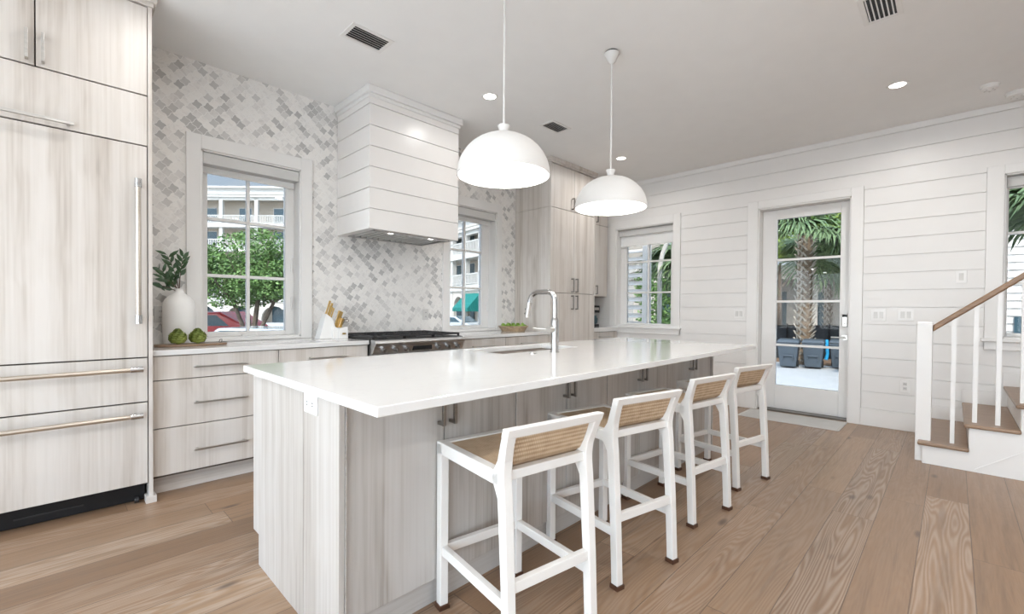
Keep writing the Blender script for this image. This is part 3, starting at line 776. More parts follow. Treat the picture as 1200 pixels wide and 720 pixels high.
def slab_with_hole(m):
    xs = [TX0, SK[0], SK[1], TX1]; ys = [TY0, SK[2], SK[3], TY1]
    idx = {}
    for k, z in ((0, tz0), (1, tz1)):
        for i, x in enumerate(xs):
            for j, y in enumerate(ys): idx[i, j, k] = m.addv([(x, y, z)])
    for i in range(3):
        for j in range(3):
            if (i, j) == (1, 1): continue
            m.face((idx[i, j, 1], idx[i+1, j, 1], idx[i+1, j+1, 1], idx[i, j+1, 1])); m.face((idx[i, j, 0], idx[i, j+1, 0], idx[i+1, j+1, 0], idx[i+1, j, 0]))
    for i in range(3):
        m.face((idx[i, 0, 0], idx[i+1, 0, 0], idx[i+1, 0, 1], idx[i, 0, 1])); m.face((idx[i, 3, 0], idx[i, 3, 1], idx[i+1, 3, 1], idx[i+1, 3, 0]))
        m.face((idx[0, i, 0], idx[0, i, 1], idx[0, i+1, 1], idx[0, i+1, 0])); m.face((idx[3, i, 0], idx[3, i+1, 0], idx[3, i+1, 1], idx[3, i, 1]))
    for (p, q) in (((1, 1), (2, 1)), ((2, 1), (2, 2)), ((2, 2), (1, 2)), ((1, 2), (1, 1))):
        m.face((idx[p[0], p[1], 0], idx[p[0], p[1], 1], idx[q[0], q[1], 1], idx[q[0], q[1], 0]))
slab_with_hole(m)
it = m.build('countertop', 'quartz', bevel=.003); tag(it, 'large white quartz island countertop with sink cut-out and overhang above the stools', 'countertop')
sk = thing('sink', 'white undermount sink set in the island countertop in front of the faucet', 'sink', (2.28, 2.1, .68))
m = MB(); x0, x1, y0, y1 = SK[0]-.004, SK[1]+.004, SK[2]-.004, SK[3]+.004
m.box(x0-.012, x1+.012, y0-.012, y0, .68, .8845).box(x0-.012, x1+.012, y1, y1+.012, .68, .8845).box(x0-.012, x0, y0, y1, .68, .8845).box(x1, x1+.012, y0, y1, .68, .8845).box(x0-.012, x1+.012, y0-.012, y1+.012, .668, .68)
m.build('basin', 'ceram', sk)
MB().cyl((2.28, 2.12, .6795), (2.28, 2.12, .683), .045).build('drain', 'chrome', sk)

# faucet
fx, fy = 2.224, 1.800
fa = thing('kitchen_faucet', 'chrome pull-down kitchen faucet standing on the island countertop', 'faucet', (fx, fy, .915))
m = MB(); m.cyl((fx, fy, .915), (fx, fy, .921), .030); m.cyl((fx, fy, .921), (fx, fy, 1.112), .0245); m.build('body', 'chrome', fa)
m = MB(); m.cyl((fx, fy, 1.112), (fx, fy, 1.135), .0245, .0175)
path = [(fx, fy, 1.13), (fx, fy, 1.235)]
for k in range(1, 9):
    a = k/8*PI/2; path.append((fx, fy+.055*(1-math.cos(a)), 1.235+.055*math.sin(a)+.008*k/8))
path += [(fx, fy+.14, 1.298)]
for k in range(1, 9):
    a = k/8*1.46; path.append((fx, fy+.14+.078*math.sin(a), 1.222+.076*math.cos(a)))
m.tube(path, .0165, 20); m.build('neck', 'chrome', fa)
e0 = Vector(path[-1]); dr_ = (Vector(path[-1])-Vector(path[-2])).normalized()
m = MB(); m.cyl(e0-dr_*.002, e0+dr_*.100, .0185, .0165); sh = m.build('spray_head', 'nickel', fa)
for t_ in (.045, .075):
    p = e0+dr_*t_+Vector((0, .018, 0)); m = MB(); m.cyl(p, p+Vector((0, .006, 0)), .0065, n=12)
    m.build('spray_button', 'blackp', sh)
m = MB(); m.cyl((fx-.02, fy, 1.06), (fx-.065, fy, 1.06), .0205); m.cyl((fx-.055, fy+.01, 1.06), (fx-.11, fy+.085, 1.068), .004, n=10); m.build('lever', 'nickel', fa)
t_ = MB().cyl((2.05, 1.83, .915), (2.05, 1.83, .9185), .022); t_.cyl((2.05, 1.83, .9185), (2.05, 1.83, .922), .012)
tag(t_.build('air_switch', 'nickel'), 'small round metal air switch button on the island countertop beside the faucet', 'switch')

# outlets and switches --------------------------------------------------------------------------------
def plate_x(y, z, w, h, kind, label, P=XB, name=None, sx=-1, group=None):
    """cover plate on a wall facing -x"""
    t = thing(name or ('outlet' if kind[0] == 'o' else 'light_switch'), label, 'outlet' if kind[0] == 'o' else 'switch', (P, y, z), group=group)
    MB().box(P-.006, P, y-w/2, y+w/2, z-h/2, z+h/2).build('cover_plate', 'plate', t, bevel=.002)
    if kind[0] == 'o':
        for k in (-1, 1):
            yc, zc = (y+k*.024, z) if kind == 'oh' else (y, z+k*.022)
            q = MB().box(P-.008, P-.006, yc-.015, yc+.015, zc-.015, zc+.015).build('socket', 'plates', t, bevel=.0006)
            m = MB()
            if kind == 'oh': m.box(P-.0086, P-.008, yc-.006, yc+.006, zc+.004, zc+.0065).box(P-.0086, P-.008, yc-.006, yc+.006, zc-.0065, zc-.004)
            else: m.box(P-.0086, P-.008, yc-.0065, yc-.004, zc-.006, zc+.006).box(P-.0086, P-.008, yc+.004, yc+.0065, zc-.006, zc+.006)
            m.build('slots', 'blackp', q)
    else:
        n = int(kind[1])
        for k in range(n):
            yc = y+(k-(n-1)/2)*.046
            MB().hexa([(P-.0062, yc-.016, z-.033), (P-.0062, yc+.016, z-.033), (P-.0062, yc+.016, z+.033), (P-.0062, yc-.016, z+.033),
                       (P-.012, yc-.016, z-.033), (P-.012, yc+.016, z-.033), (P-.0075, yc+.016, z+.033), (P-.0075, yc-.016, z+.033)]).build('rocker', 'plates', t)
    return t
plate_x(1.896, 1.150, .116, .116, 's2', 'double light switch on the shiplap between the window and the glazed door')
plate_x(.551, 1.152, .120, .118, 's2', 'double light switch on the shiplap, first one right of the glazed door')
plate_x(.339, 1.156, .120, .118, 's2', 'double light switch on the shiplap beside the newel post, above the wall outlet')
plate_x(-.047, 1.519, .074, .118, 's1', 'single light switch high on the shiplap left of the stair window')
plate_x(.336, .444, .074, .118, 'ov', 'white duplex outlet low on the shiplap left of the newel post')
plate_x(1.666, .836, .115, .072, 'oh', 'white duplex outlet on the end panel of the island', P=IX0)
def plate_y(x, z, w, h, label, m_='plates'):
    t = thing('outlet', label, 'outlet', (x, YK, z))
    MB().box(x-w/2, x+w/2, YK-.006, YK, z-h/2, z+h/2).build('cover_plate', m_, t, bevel=.002)
    for k in (-1, 1):
        q = MB().box(x-.015, x+.015, YK-.008, YK-.006, z+k*.022-.015, z+k*.022+.015).build('socket', m_, t, bevel=.0006)
        MB().box(x-.0065, x-.004, YK-.0086, YK-.008, z+k*.022-.006, z+k*.022+.006).box(x+.004, x+.0065, YK-.0086, YK-.008, z+k*.022-.006, z+k*.022+.006).build('slots', 'blackp', q)
plate_y(.548, 1.13, .075, .118, 'grey wall outlet on the tile behind the vase')
plate_y(2.845, 1.12, .075, .118, 'pale wall outlet on the tile between range and second window', 'plates')

# ------------------------------------------------------------ pendants
def pendant(x, y, label):
    t = thing('pendant_light', label, 'pendant light', (x, y, 1.92), group='pair of white dome pendants over the island')
    zr, R, Hh = 1.92, .257, .228
    prof = []
    for k in range(0, 17):
        a = k/16*(PI/2); prof.append((R*math.cos(a)**.92 if k < 16 else .0, zr-1.92+Hh*math.sin(a)))
    outer = prof[:-1]+[(.03, Hh)]
    MB().lathe([(R-.005, 0)]+outer, (x, y, zr), 64).build('shade', 'shade', t)
    inner = [(r*.978, z*.975) for r, z in prof]
    MB().lathe(inner, (x, y, zr), 64).build('shade_lining', 'shadein', t)
    MB().lathe([(.026, Hh-.004), (.026, Hh+.004), (.024, Hh+.02), (.033, Hh+.045), (.033, Hh+.05), (0, Hh+.05)], (x, y, zr), 32).build('cap', 'shade', t)
    MB().cyl((x, y, zr+Hh+.04), (x, y, 2.972), .0055, n=12).build('rod', 'shade', t)
    cn = MB().lathe([(0.008, 2.960-zr), (.028, 2.975-zr), (.052, 3.03-zr), (.052, 3.036-zr), (0, 3.036-zr)], (x, y, zr), 40).build('canopy', 'shade', t)
    MB().cyl((x, y, 3.036), (x, y, ZC), .047, n=32).build('canopy_gap', 'blackp', cn)
    m = MB(); m.cyl((x, y, zr+Hh-.02), (x, y, zr+.155), .019, n=20); m.build('lamp_holder', 'trim', t)
    prof = [(0, .052)]+[(.030*math.sin(a), .082-.030*math.cos(a)) for a in [k*PI/10 for k in range(1, 8)]]+[(.015, .125), (.014, .150)]
    MB().lathe([(r, z+.01) for r, z in prof], (x, y, zr), 24).build('bulb', 'bulb', t)
    ld = bpy.data.lights.new('pendant_bulb', 'POINT'); ld.energy = BULB_W; ld.shadow_soft_size = .035; ld.color = (1, .985, .96)
    lo = bpy.data.objects.new('pendant_bulb', ld); COL.objects.link(lo); lo.parent = t; lo.location = (0, 0, .04)
    return t
pendant(1.747, 1.786, 'white dome pendant light nearer the camera, left of its twin')
pendant(2.833, 1.786, 'white dome pendant light farther away, its ceiling canopy in view')

# ------------------------------------------------------------ stools
def make_stool():
    t = thing('counter_stool', 'x', 'stool', (0, 0, 0), group='white counter stools with cane seats at the island')
    W, D, s = .185, .225, .0175
    zs = .66
    for sx in (-1, 1):   # front legs (island side, +y)
        x = sx*W
        lg = MB().box(x-s, x+s, D-s, D+s, .018, zs-.005).build('leg', 'stoolw', t, bevel=.003)
        m = MB(); m.box(x-s-.005, x+s+.005, D-s-.005, D+s+.005, 0, .020); m.build('foot_cap', 'cap', lg, bevel=.002)
    for sx in (-1, 1):   # rear legs: rake back below, lean back above
        x = sx*W
        m = MB()
        pts = [(-D, .018, s, s), (-D+.012, .30, s, s*1.03), (-D+.030, .575, s, s*1.15), (-D+.050, .632, s, .034), (-D+.046, .66, s, .030), (-D+.030, .700, s, .019), (-D+.008, .760, s, .0165), (-D-.012, .812, s, .016)]
        rings = [m.addv([(x-w, y-dd, z), (x+w, y-dd, z), (x+w, y+dd, z), (x-w, y+dd, z)]) for (y, z, w, dd) in pts]
        for a, b_ in zip(rings, rings[1:]):
            for q in range(4): m.face((a+q, a+(q+1) % 4, b_+(q+1) % 4, b_+q))
        m.face([rings[0]+q for q in (3, 2, 1, 0)]); m.face([rings[-1]+q for q in range(4)])
        for q in range(rings[-3], len(m.v)): m.v[q] = (m.v[q][0]+sx*.012*min(1, (m.v[q][2]-.69)/.1), m.v[q][1], m.v[q][2])
        lg = m.build('leg', 'stoolw', t, bevel=.003)
        m = MB(); m.box(x-s-.005, x+s+.005, -D-s-.005, -D+s+.005, 0, .020); m.build('foot_cap', 'cap', lg, bevel=.002)
    # seat frame
    m = MB(); m.box(-W-s, W+s, D-s, D+s+.001, zs-.045, zs+.002)
    for sx in (-1, 1): m.box(sx*W-s, sx*W+s, -D+.045, D-s, zs-.045, zs+.002)
    m.box(-W, W, -D+.028, -D+.060, zs-.028, zs+.004)
    m.build('seat_frame', 'stoolw', t, bevel=.003)
    # cane seat sweeping up into the back
    P = [(D-.012, zs-.004), (D-.2, zs-.006), (-D+.115, zs-.006), (-D+.078, zs+.002), (-D+.052, zs+.022), (-D+.036, zs+.052), (-D+.018, zs+.095), (-D+.003, zs+.135)]
    m = MB(); nx = 8; xs = [-(W-s+.002)+2*(W-s+.002)*k/nx for k in range(nx+1)]
    rows = []
    for (y, z) in P: rows.append((m.addv([(x, y, z) for x in xs]), m.addv([(x, y-.004, z-.006) for x in xs])))
    for (a, a2), (c, c2) in zip(rows, rows[1:]):
        for k in range(nx): m.face((a+k, a+k+1, c+k+1, c+k), True); m.face((a2+k, c2+k, c2+k+1, a2+k+1), True)
    m.build('cane_seat', 'cane', t)
    # top rail
    y0, z0, y1, z1 = -D-.001, .782, -D-.012, .812
    m = MB(); m.hexa([(-W-s-.0115, y0-.0165, z0), (W+s+.0115, y0-.0165, z0), (W+s+.0115, y0+.0165, z0), (-W-s-.0115, y0+.0165, z0), (-W-s-.013, y1-.0165, z1+.001), (W+s+.013, y1-.0165, z1+.001), (W+s+.013, y1+.0165, z1+.001), (-W-s-.013, y1+.0165, z1+.001)])
    m.build('top_rail', 'stoolw', t, bevel=.003)
    # stretchers
    zf, zr = .235, .295
    st = MB().box(-W+s, W-s, D-.012, D+.012, zf-.018, zf+.018).build('stretcher', 'stoolw', t, bevel=.002)
    MB().box(-W+s, W-s, -D+.000, -D+.024, zr-.018, zr+.018).build('stretcher', 'stoolw', t, bevel=.002)
    for sx in (-1, 1):
        MB().box(sx*W-.012, sx*W+.012, -D+.02, D-s, zf-.018, zf+.018).build('stretcher', 'stoolw', t, bevel=.002)
    return t
st0 = make_stool()
spots = [(1.226, 1.182, -.155, 'white counter stool with cane seat nearest the camera, first of the row'),
         (1.905, 1.190, -.205, 'white counter stool with cane seat, second from the camera'),
         (2.668, 1.200, -.16, 'white counter stool with cane seat, third from the camera'),
         (3.385, 1.190, -.21, 'white counter stool with cane seat farthest from the camera, nearest the door')]
for i, (x, y, a, lab) in enumerate(spots):
    if i == 0: st0.location = (x, y, 0); st0.rotation_euler = (0, 0, a); st0['label'] = lab
    else: dup(st0, (x, y, 0), a, lab)

# ------------------------------------------------------------ counter props
# vase with branches
vx, vy, vz = .64, 3.995, .915
vs = thing('vase', 'matte white bottle-shaped vase on the counter beside the refrigerator', 'vase', (vx, vy, vz))
MB().lathe([(0, 0), (.078, 0), (.088, .006), (.098, .10), (.100, .20), (.098, .27), (.088, .315), (.065, .345), (.038, .365), (.027, .380), (.026, .395), (.030, .402), (.026, .402), (.021, .39), (.021, .36), (0, .355)], (vx, vy, vz), 48).build('body', 'ceram', vs)
br = thing('leafy_branch', 'dark green leafy branches standing in the white vase', 'branch', (vx, vy, vz+.39))
st = MB(); lf = MB()
def leaf(lf, p, d, up_, L, w):
    d = d.normalized(); s_ = d.cross(up_).normalized(); n_ = s_.cross(d)
    a = lf.addv([p, p+d*L*.3+s_*w*.85-n_*L*.03, p+d*L*.62+s_*w*.8-n_*L*.06, p+d*L-n_*L*.16, p+d*L*.62-s_*w*.8-n_*L*.06, p+d*L*.3-s_*w*.85-n_*L*.03, p+d*L*.35+n_*.003, p+d*L*.65-n_*L*.03])
    for q in ((0, 1, 6), (1, 2, 7, 6), (2, 3, 7), (3, 4, 7), (4, 5, 6, 7), (5, 0, 6)): lf.face([a+k for k in q], True)
R_ = random.Random(3)
for (ex, ey, ez, k) in ((-.12, -.03, .16, 10), (.02, -.02, .26, 9), (-.07, .0, .27, 9), (-.16, -.06, .06, 8), (-.10, -.09, .10, 7)):
    base = Vector((vx, vy, vz+.37)); tip = base+Vector((ex, ey, ez)); mid = base+Vector((ex*.25, ey*.3, ez*.6))
    pts = [base*(1-t)**2+mid*2*t*(1-t)+tip*t*t for t in [q/8 for q in range(9)]]
    st.tube(pts, [.0035*(1-q/11) for q in range(9)], 6)
    for q in range(k):
        t = .35+.65*q/(k-1); i = min(7, int(t*8)); p = pts[i]+(pts[i+1]-pts[i])*(t*8-i) if i < 8 else pts[8]
        dd = (pts[min(8, i+1)]-pts[i]).normalized(); side = 1 if q % 2 else -1
        v = dd*.7+Vector((side*.75*R_.uniform(.5, 1), R_.uniform(-.5, .4), R_.uniform(-.2, .35)))
        leaf(lf, p, v, Vector((R_.uniform(-.4, .4), -1, R_.uniform(-.2, .6))), R_.uniform(.055, .085), R_.uniform(.011, .017))
st.build('stems', 'twig', br); lf.build('leaves', 'leafd', br)

# tray and artichokes
bx_, by_ = .68, 3.795
tr = thing('wooden_tray', 'long brown wooden serving board under the two artichokes', 'tray', (bx_, by_, .915))
out = [(bx_+.215*math.cos(a)*(1 if abs(math.cos(a)) < .9 else .98), by_+.088*math.copysign(abs(math.sin(a))**.6, math.sin(a))) for a in [k*PI/16 for k in range(32)]]
MB().prism(out, 'z', .9155, .930).build('board', 'board', tr, bevel=.004)
MB().tube([(bx_+.17, by_-.03, .931), (bx_+.175, by_-.03, .948), (bx_+.18, by_, .952), (bx_+.175, by_+.03, .948), (bx_+.17, by_+.03, .931)], .003, 8).build('handle', 'darkm', tr)
def artichoke(x, y, z, r, label):
    t = thing('artichoke', label, 'artichoke', (x, y, z), group='green artichokes on the wooden board')
    m = MB(); m.lathe([(0, .004), (r*.5, .006), (r*.86, r*.45), (r*.92, r*.95), (r*.7, r*1.45), (r*.25, r*1.75), (0, r*1.8)], (x, y, z), 20); m.build('heart', 'arti', t)
    m = MB()
    for k in range(7):
        zz_ = r*(.15+.25*k); cnt = 11-k; rad = r*(.88 if k in (1, 2, 3) else .72 if k in (0, 4) else .45 if k == 5 else .25)
        for q in range(cnt):
            a = 2*PI*(q+.5*(k % 2))/cnt; rd = Vector((math.cos(a), math.sin(a), 0)); tg = Vector((-math.sin(a), math.cos(a), 0))
            p = Vector((x, y, z+zz_))+rd*rad; w = r*.34; h = r*.52
            i = m.addv([p-tg*w*.7, p-tg*w+Vector((0, 0, h*.5))+rd*r*.13, p+Vector((0, 0, h))+rd*r*(.18-.04*k), p+tg*w+Vector((0, 0, h*.5))+rd*r*.13, p+tg*w*.7, p+Vector((0, 0, h*.45))+rd*r*.22])
            for f_ in ((0, 1, 5), (1, 2, 5), (2, 3, 5), (3, 4, 5), (4, 0, 5)): m.face([i+s_ for s_ in f_], True)
    m.build('bracts', 'arti', t)
    MB().cyl((x, y, z), (x+.004, y-.004, z+.008), .012, n=10).build('stem', 'arti', t)
artichoke(.600, 3.795, .930, .050, 'green artichoke on the wooden board, the left one in front of the vase')
artichoke(.715, 3.800, .930, .050, 'green artichoke on the wooden board, the right one toward the window')

# knife block -------------------------------------------------------------------------------------
kb = thing('knife_block', 'white slanted knife block with gold badge left of the gas range', 'knife block', (1.73, 3.93, .915))
m = MB()
K0 = (1.62, 3.93)
m.prism([(1.605, .9155), (1.665, 1.135), (1.725, 1.09), (1.775, .9155)], 'y', 3.89, 3.99)
m.build('body', 'blockw', kb, bevel=.003)
m = MB(); m.prism([(1.765, .9155), (1.765, 1.005), (1.845, 1.018), (1.850, .9155)], 'y', 3.86, 3.965); m.prism([(1.715, .9155), (1.715, 1.03), (1.765, 1.005), (1.765, .9155)], 'y', 3.87, 3.96)
st_ = m.build('step_block', 'blockw', kb, bevel=.003)
MB().box(1.795, 1.828, 3.8570, 3.8600, .95, .966).build('badge', 'gold', st_)
def knife(x, y, z, L, r, label, ax=(.30, -.05, 1)):
    d = Vector(ax).normalized(); p = Vector((x, y, z)); t = thing('kitchen_knife', label, 'knife', p, group='gold-handled knives in the block')
    m = MB(); s_ = d.cross(Vector((0, 1, 0))).normalized()*r; n_ = Vector((0, 1, 0))*r*.62
    c = []
    for (t_, k) in ((0, 1), (.5, .85), (.85, 1.1), (1, 1.15)):
        q = p+d*L*t_; c.append(m.addv([q-s_*k-n_*k, q+s_*k-n_*k, q+s_*k+n_*k, q-s_*k+n_*k]))
    for a, b_ in zip(c, c[1:]):
        for q in range(4): m.face((a+q, a+(q+1) % 4, b_+(q+1) % 4, b_+q))
    m.face([c[0]+q for q in (3, 2, 1, 0)]); m.face([c[-1]+q for q in range(4)])
    m.build('handle', 'gold', t, bevel=.002)
    m = MB(); q = p-d*.05; m.cyl(q, p+d*.002, r*.3, r*.5, n=8); m.build('blade', 'steel', t)
ks = [(1.670, 3.915, 1.128, .125, .0075, 'gold-handled knife, leftmost and longest in the white block'),
      (1.685, 3.915, 1.116, .095, .0068, 'gold-handled steak knife just right of the leftmost one'),
      (1.700, 3.915, 1.106, .092, .0068, 'gold-handled steak knife third from the left in the block'),
      (1.715, 3.915, 1.095, .092, .0068, 'gold-handled steak knife fourth from the left in the block'),
      (1.708, 3.965, 1.098, .135, .0085, 'gold-handled knife at the back of the block behind the steak knives'),
      (1.745, 3.90, 1.016, .150, .0105, 'long gold-handled knife in the middle of the step of the block'),
      (1.768, 3.915, 1.008, .150, .0105, 'gold-handled knife right of the middle in the block'),
      (1.790, 3.895, 1.010, .085, .0115, 'short thick gold-handled knife lowest in the block')]
for k in ks: knife(*k)
sc_ = thing('kitchen_shears', 'dark kitchen shears with loop handles at the right side of the knife block', 'scissors', (1.82, 3.91, 1.02))
for dx, dz in ((.02, .055), (.035, .035)):
    m = MB(); c = Vector((1.825+dx, 3.91, 1.035+dz)); m.tube([c+Vector((.020*math.cos(a), .004, .012*math.sin(a))) for a in [k*2*PI/14 for k in range(15)]], .003, 6)
    m.tube([(1.80, 3.91, 1.016), c-Vector((.018, 0, .004))], .003, 6); m.build('loop_handle', 'darkm', sc_)

# fruit bowl / greens
gx, gy, gz_ = 3.93, 3.83, .915
bw = thing('wicker_basket', 'low oval wicker basket holding green vegetables by the second window', 'basket', (gx, gy, gz_))
ra = [Vector((math.cos(a), math.sin(a), 0)) for a in [k*2*PI/28 for k in range(28)]]
ux = Vector((.70, -.714, 0)); uy = Vector((.714, .70, 0))
m = MB(); rg_ = []
for (s1, z) in ((.0, .004), (.78, .0), (.86, .022), (.95, .048), (1.0, .060), (.96, .062), (.90, .048), (.78, .012), (0, .010)):
    rg_.append(m.addv([Vector((gx, gy, gz_+z+.0005))+ux*v.x*.180*s1+uy*v.y*.105*s1 for v in ra]))
for a, b_ in zip(rg_, rg_[1:]):
    for q in range(28): m.face((a+q, a+(q+1) % 28, b_+(q+1) % 28, b_+q), True)
m.build('woven_body', 'wicker', bw)
MB().tube([Vector((gx, gy, gz_+.062))+ux*v.x*.180+uy*v.y*.105 for v in ra+ra[:1]], .006, 8).build('rim', 'wicker', bw)
gidx = 0
posn = ['at the left end', 'left of the middle', 'in the middle', 'right of the middle', 'at the right end']
for k in range(5):
    a_ = -.115+.0575*k
    p = Vector((gx, gy, gz_+.060))+ux*a_+uy*(.01 if k % 2 else -.02)
    m = MB()
    for q in range(46):
        th = R_.uniform(0, 2*PI); ph = R_.uniform(0, PI/2); d_ = Vector((math.cos(th)*math.cos(ph), math.sin(th)*math.cos(ph), math.sin(ph)))
        pp = p+d_*R_.uniform(.010, .030); leaf(m, pp, d_+Vector((R_.uniform(-.5, .5), R_.uniform(-.5, .5), R_.uniform(0, .5))), Vector((R_.uniform(-1, 1), R_.uniform(-1, 1), .3)), .022, .009)
    m.lathe([(0, -.034), (.026, -.022), (.030, 0), (.02, .022), (0, .028)], p, 12)
    tag(m.build('leafy_green', 'lettuce'), 'bright green leafy head in the wicker basket, '+posn[k], 'vegetable', 'leafy greens in the basket')

# coffee maker in the corner
cf = thing('coffee_maker', 'black coffee maker in the far corner under the wall cabinet', 'coffee maker', (5.82, 3.97, .93))
cx0 = 5.70
MB().box(cx0, cx0+.17, 3.88, 4.06, .9305, .965).build('base', 'blackp', cf, bevel=.006)
MB().box(cx0, cx0+.17, 3.98, 4.06, .965, 1.25).build('water_tank', 'black', cf, bevel=.006)
MB().box(cx0, cx0+.17, 3.87, 3.98, 1.14, 1.25).build('brew_head', 'black', cf, bevel=.008)
MB().lathe([(.04, 0), (.058, .02), (.062, .08), (.045, .12), (.048, .13), (0, .13)], (cx0+.085, 3.925, .968), 24).build('carafe', 'dwin', cf)
MB().box(cx0+.03, cx0+.14, 3.866, 3.87, 1.18, 1.22).build('display', 'nickel', cf)

# door mat ----------------------------------------------------------------------------------------------
mt = thing('door_mat', 'pale grey ribbed door mat on the floor in front of the glazed door', 'mat', (5.67, 1.26, 0))
MB().box(5.43, 5.91, .79, 1.74, .0005, .006).build('base', 'mat', mt, bevel=.002)
m = MB()
for k in range(30): m.box(5.455+k*.0150, 5.461+k*.0150, .815, 1.715, .006, .0085)
m.build('ribs', 'mat', mt)

rg2 = MB().box(-3.3, -.6, -2.9, 3.4, .0005, .014).build('bounce_rug', plain('ivory_bounce_rug', (.82, .81, .79), .95)); tag(rg2, 'large ivory rug added behind the viewer to bounce light', 'rug')  # unseen pale rug, added to bounce neutral light up to the ceiling

# ------------------------------------------------------------ staircase
sc = thing('staircase', 'white staircase with brown wooden treads, handrail and newel post at the right edge', 'staircase', (5.35, 0, 0))
RUN, NT_ = .257, 7
zt = [.170+.1825*k for k in range(NT_)]
yn = [.19-RUN*k for k in range(NT_)]       # nosing positions
yend = yn[-1]-1.05
m0 = MB()
for k in range(NT_):
    y0 = yn[k]; y1 = yn[k]-RUN-.03 if k < NT_-1 else yend
    m = MB(); m.box(4.755, XB-.035, y1+.0, y0, zt[k]-.027, zt[k]); m.build('tread' if k < NT_-1 else 'landing', 'treadw', sc, bevel=.010, seg=3)
    zb = zt[k-1] if k else 0
    MB().box(4.80, XB-.035, y0-.045, y0-.027, zb, zt[k]-.0275).build('riser', 'trim', sc)
poly = [(.160, 0), (.160, zt[0]-.0275)]
for k in range(NT_-1): poly += [(yn[k+1]-.030, zt[k]-.0275), (yn[k+1]-.030, zt[k+1]-.0275)]
poly += [(yend, zt[-1]-.0275), (yend, 0)]
m = MB()
for k in range(NT_):
    ya = .160 if k == 0 else yn[k]-.030; yb = yn[k+1]-.030 if k < NT_-1 else yend
    m.box(4.785, 4.80, yb, ya, 0, zt[k]-.0275)
str_ = m.build('stringer', 'trim', sc)
# moulding line rising on the stringer face
m = MB(); m.hexa([(4.779, -.127, .010), (4.785, -.127, .010), (4.785, -1.4, .985), (4.779, -1.4, .985), (4.779, -.127, .022), (4.785, -.127, .022), (4.785, -1.4, .997), (4.779, -1.4, .997)])
m.build('stringer_moulding', 'trim', str_)
# wall skirt
m = MB()
for k in range(NT_-1): m.hexa([(XB-.035, yn[k]-RUN, 0), (XB-.018, yn[k]-RUN, 0), (XB-.018, yn[k], 0), (XB-.035, yn[k], 0), (XB-.035, yn[k]-RUN, zt[k]+.115), (XB-.018, yn[k]-RUN, zt[k]+.115), (XB-.018, yn[k], zt[k]+.115), (XB-.035, yn[k], zt[k]+.115)])
m.build('wall_skirt', 'trim', sc)
nw = MB().box(4.84, 4.933, .115, .208, 0, 1.098).build('newel_post', 'trim', sc, bevel=.004)
MB().hexa([(4.838, .113, 1.098), (4.935, .113, 1.098), (4.935, .210, 1.098), (4.838, .210, 1.098), (4.85, .125, 1.108), (4.923, .125, 1.108), (4.923, .198, 1.108), (4.85, .198, 1.108)]).build('newel_cap', 'trim', nw)
yb0, yb1 = .115, -1.40; sl = .84
def rz_(y): return 1.030+(yb0-y)*sl
m = MB(); m.hexa([(4.862, yb0, rz_(yb0)), (4.862, yb1, rz_(yb1)), (4.91, yb1, rz_(yb1)), (4.91, yb0, rz_(yb0)),
                  (4.862, yb0, rz_(yb0)+.052), (4.862, yb1, rz_(yb1)+.052), (4.91, yb1, rz_(yb1)+.052), (4.91, yb0, rz_(yb0)+.052)])
m.build('handrail', 'handrail', sc, bevel=.012, seg=3)
y = -.005
for k in range(11):
    j = max(i for i in range(NT_) if yn[i] > y+.01)
    MB().box(4.871, 4.899, y-.013, y+.013, zt[j]-.001, rz_(y)+.008).build('baluster', 'trim', sc)
    y -= .1195

# ------------------------------------------------------------ outdoors
GZ = -.8
MB().box(-60, 110, -60, 110, GZ-.5, GZ-.02).build('ground', 'concrete', kind='structure')
MB().box(-30, 60, 9.5, 30, GZ-.019, GZ).build('street', 'asphalt', kind='structure')
MB().box(XB+.3, XB+1.6, .3, 2.2, GZ, -.08).build('porch_step', 'concrete', kind='structure')
MB().box(20.0, 30, -8, 12, GZ-.019, GZ+.01).build('planting_bed', 'soil', kind='structure')

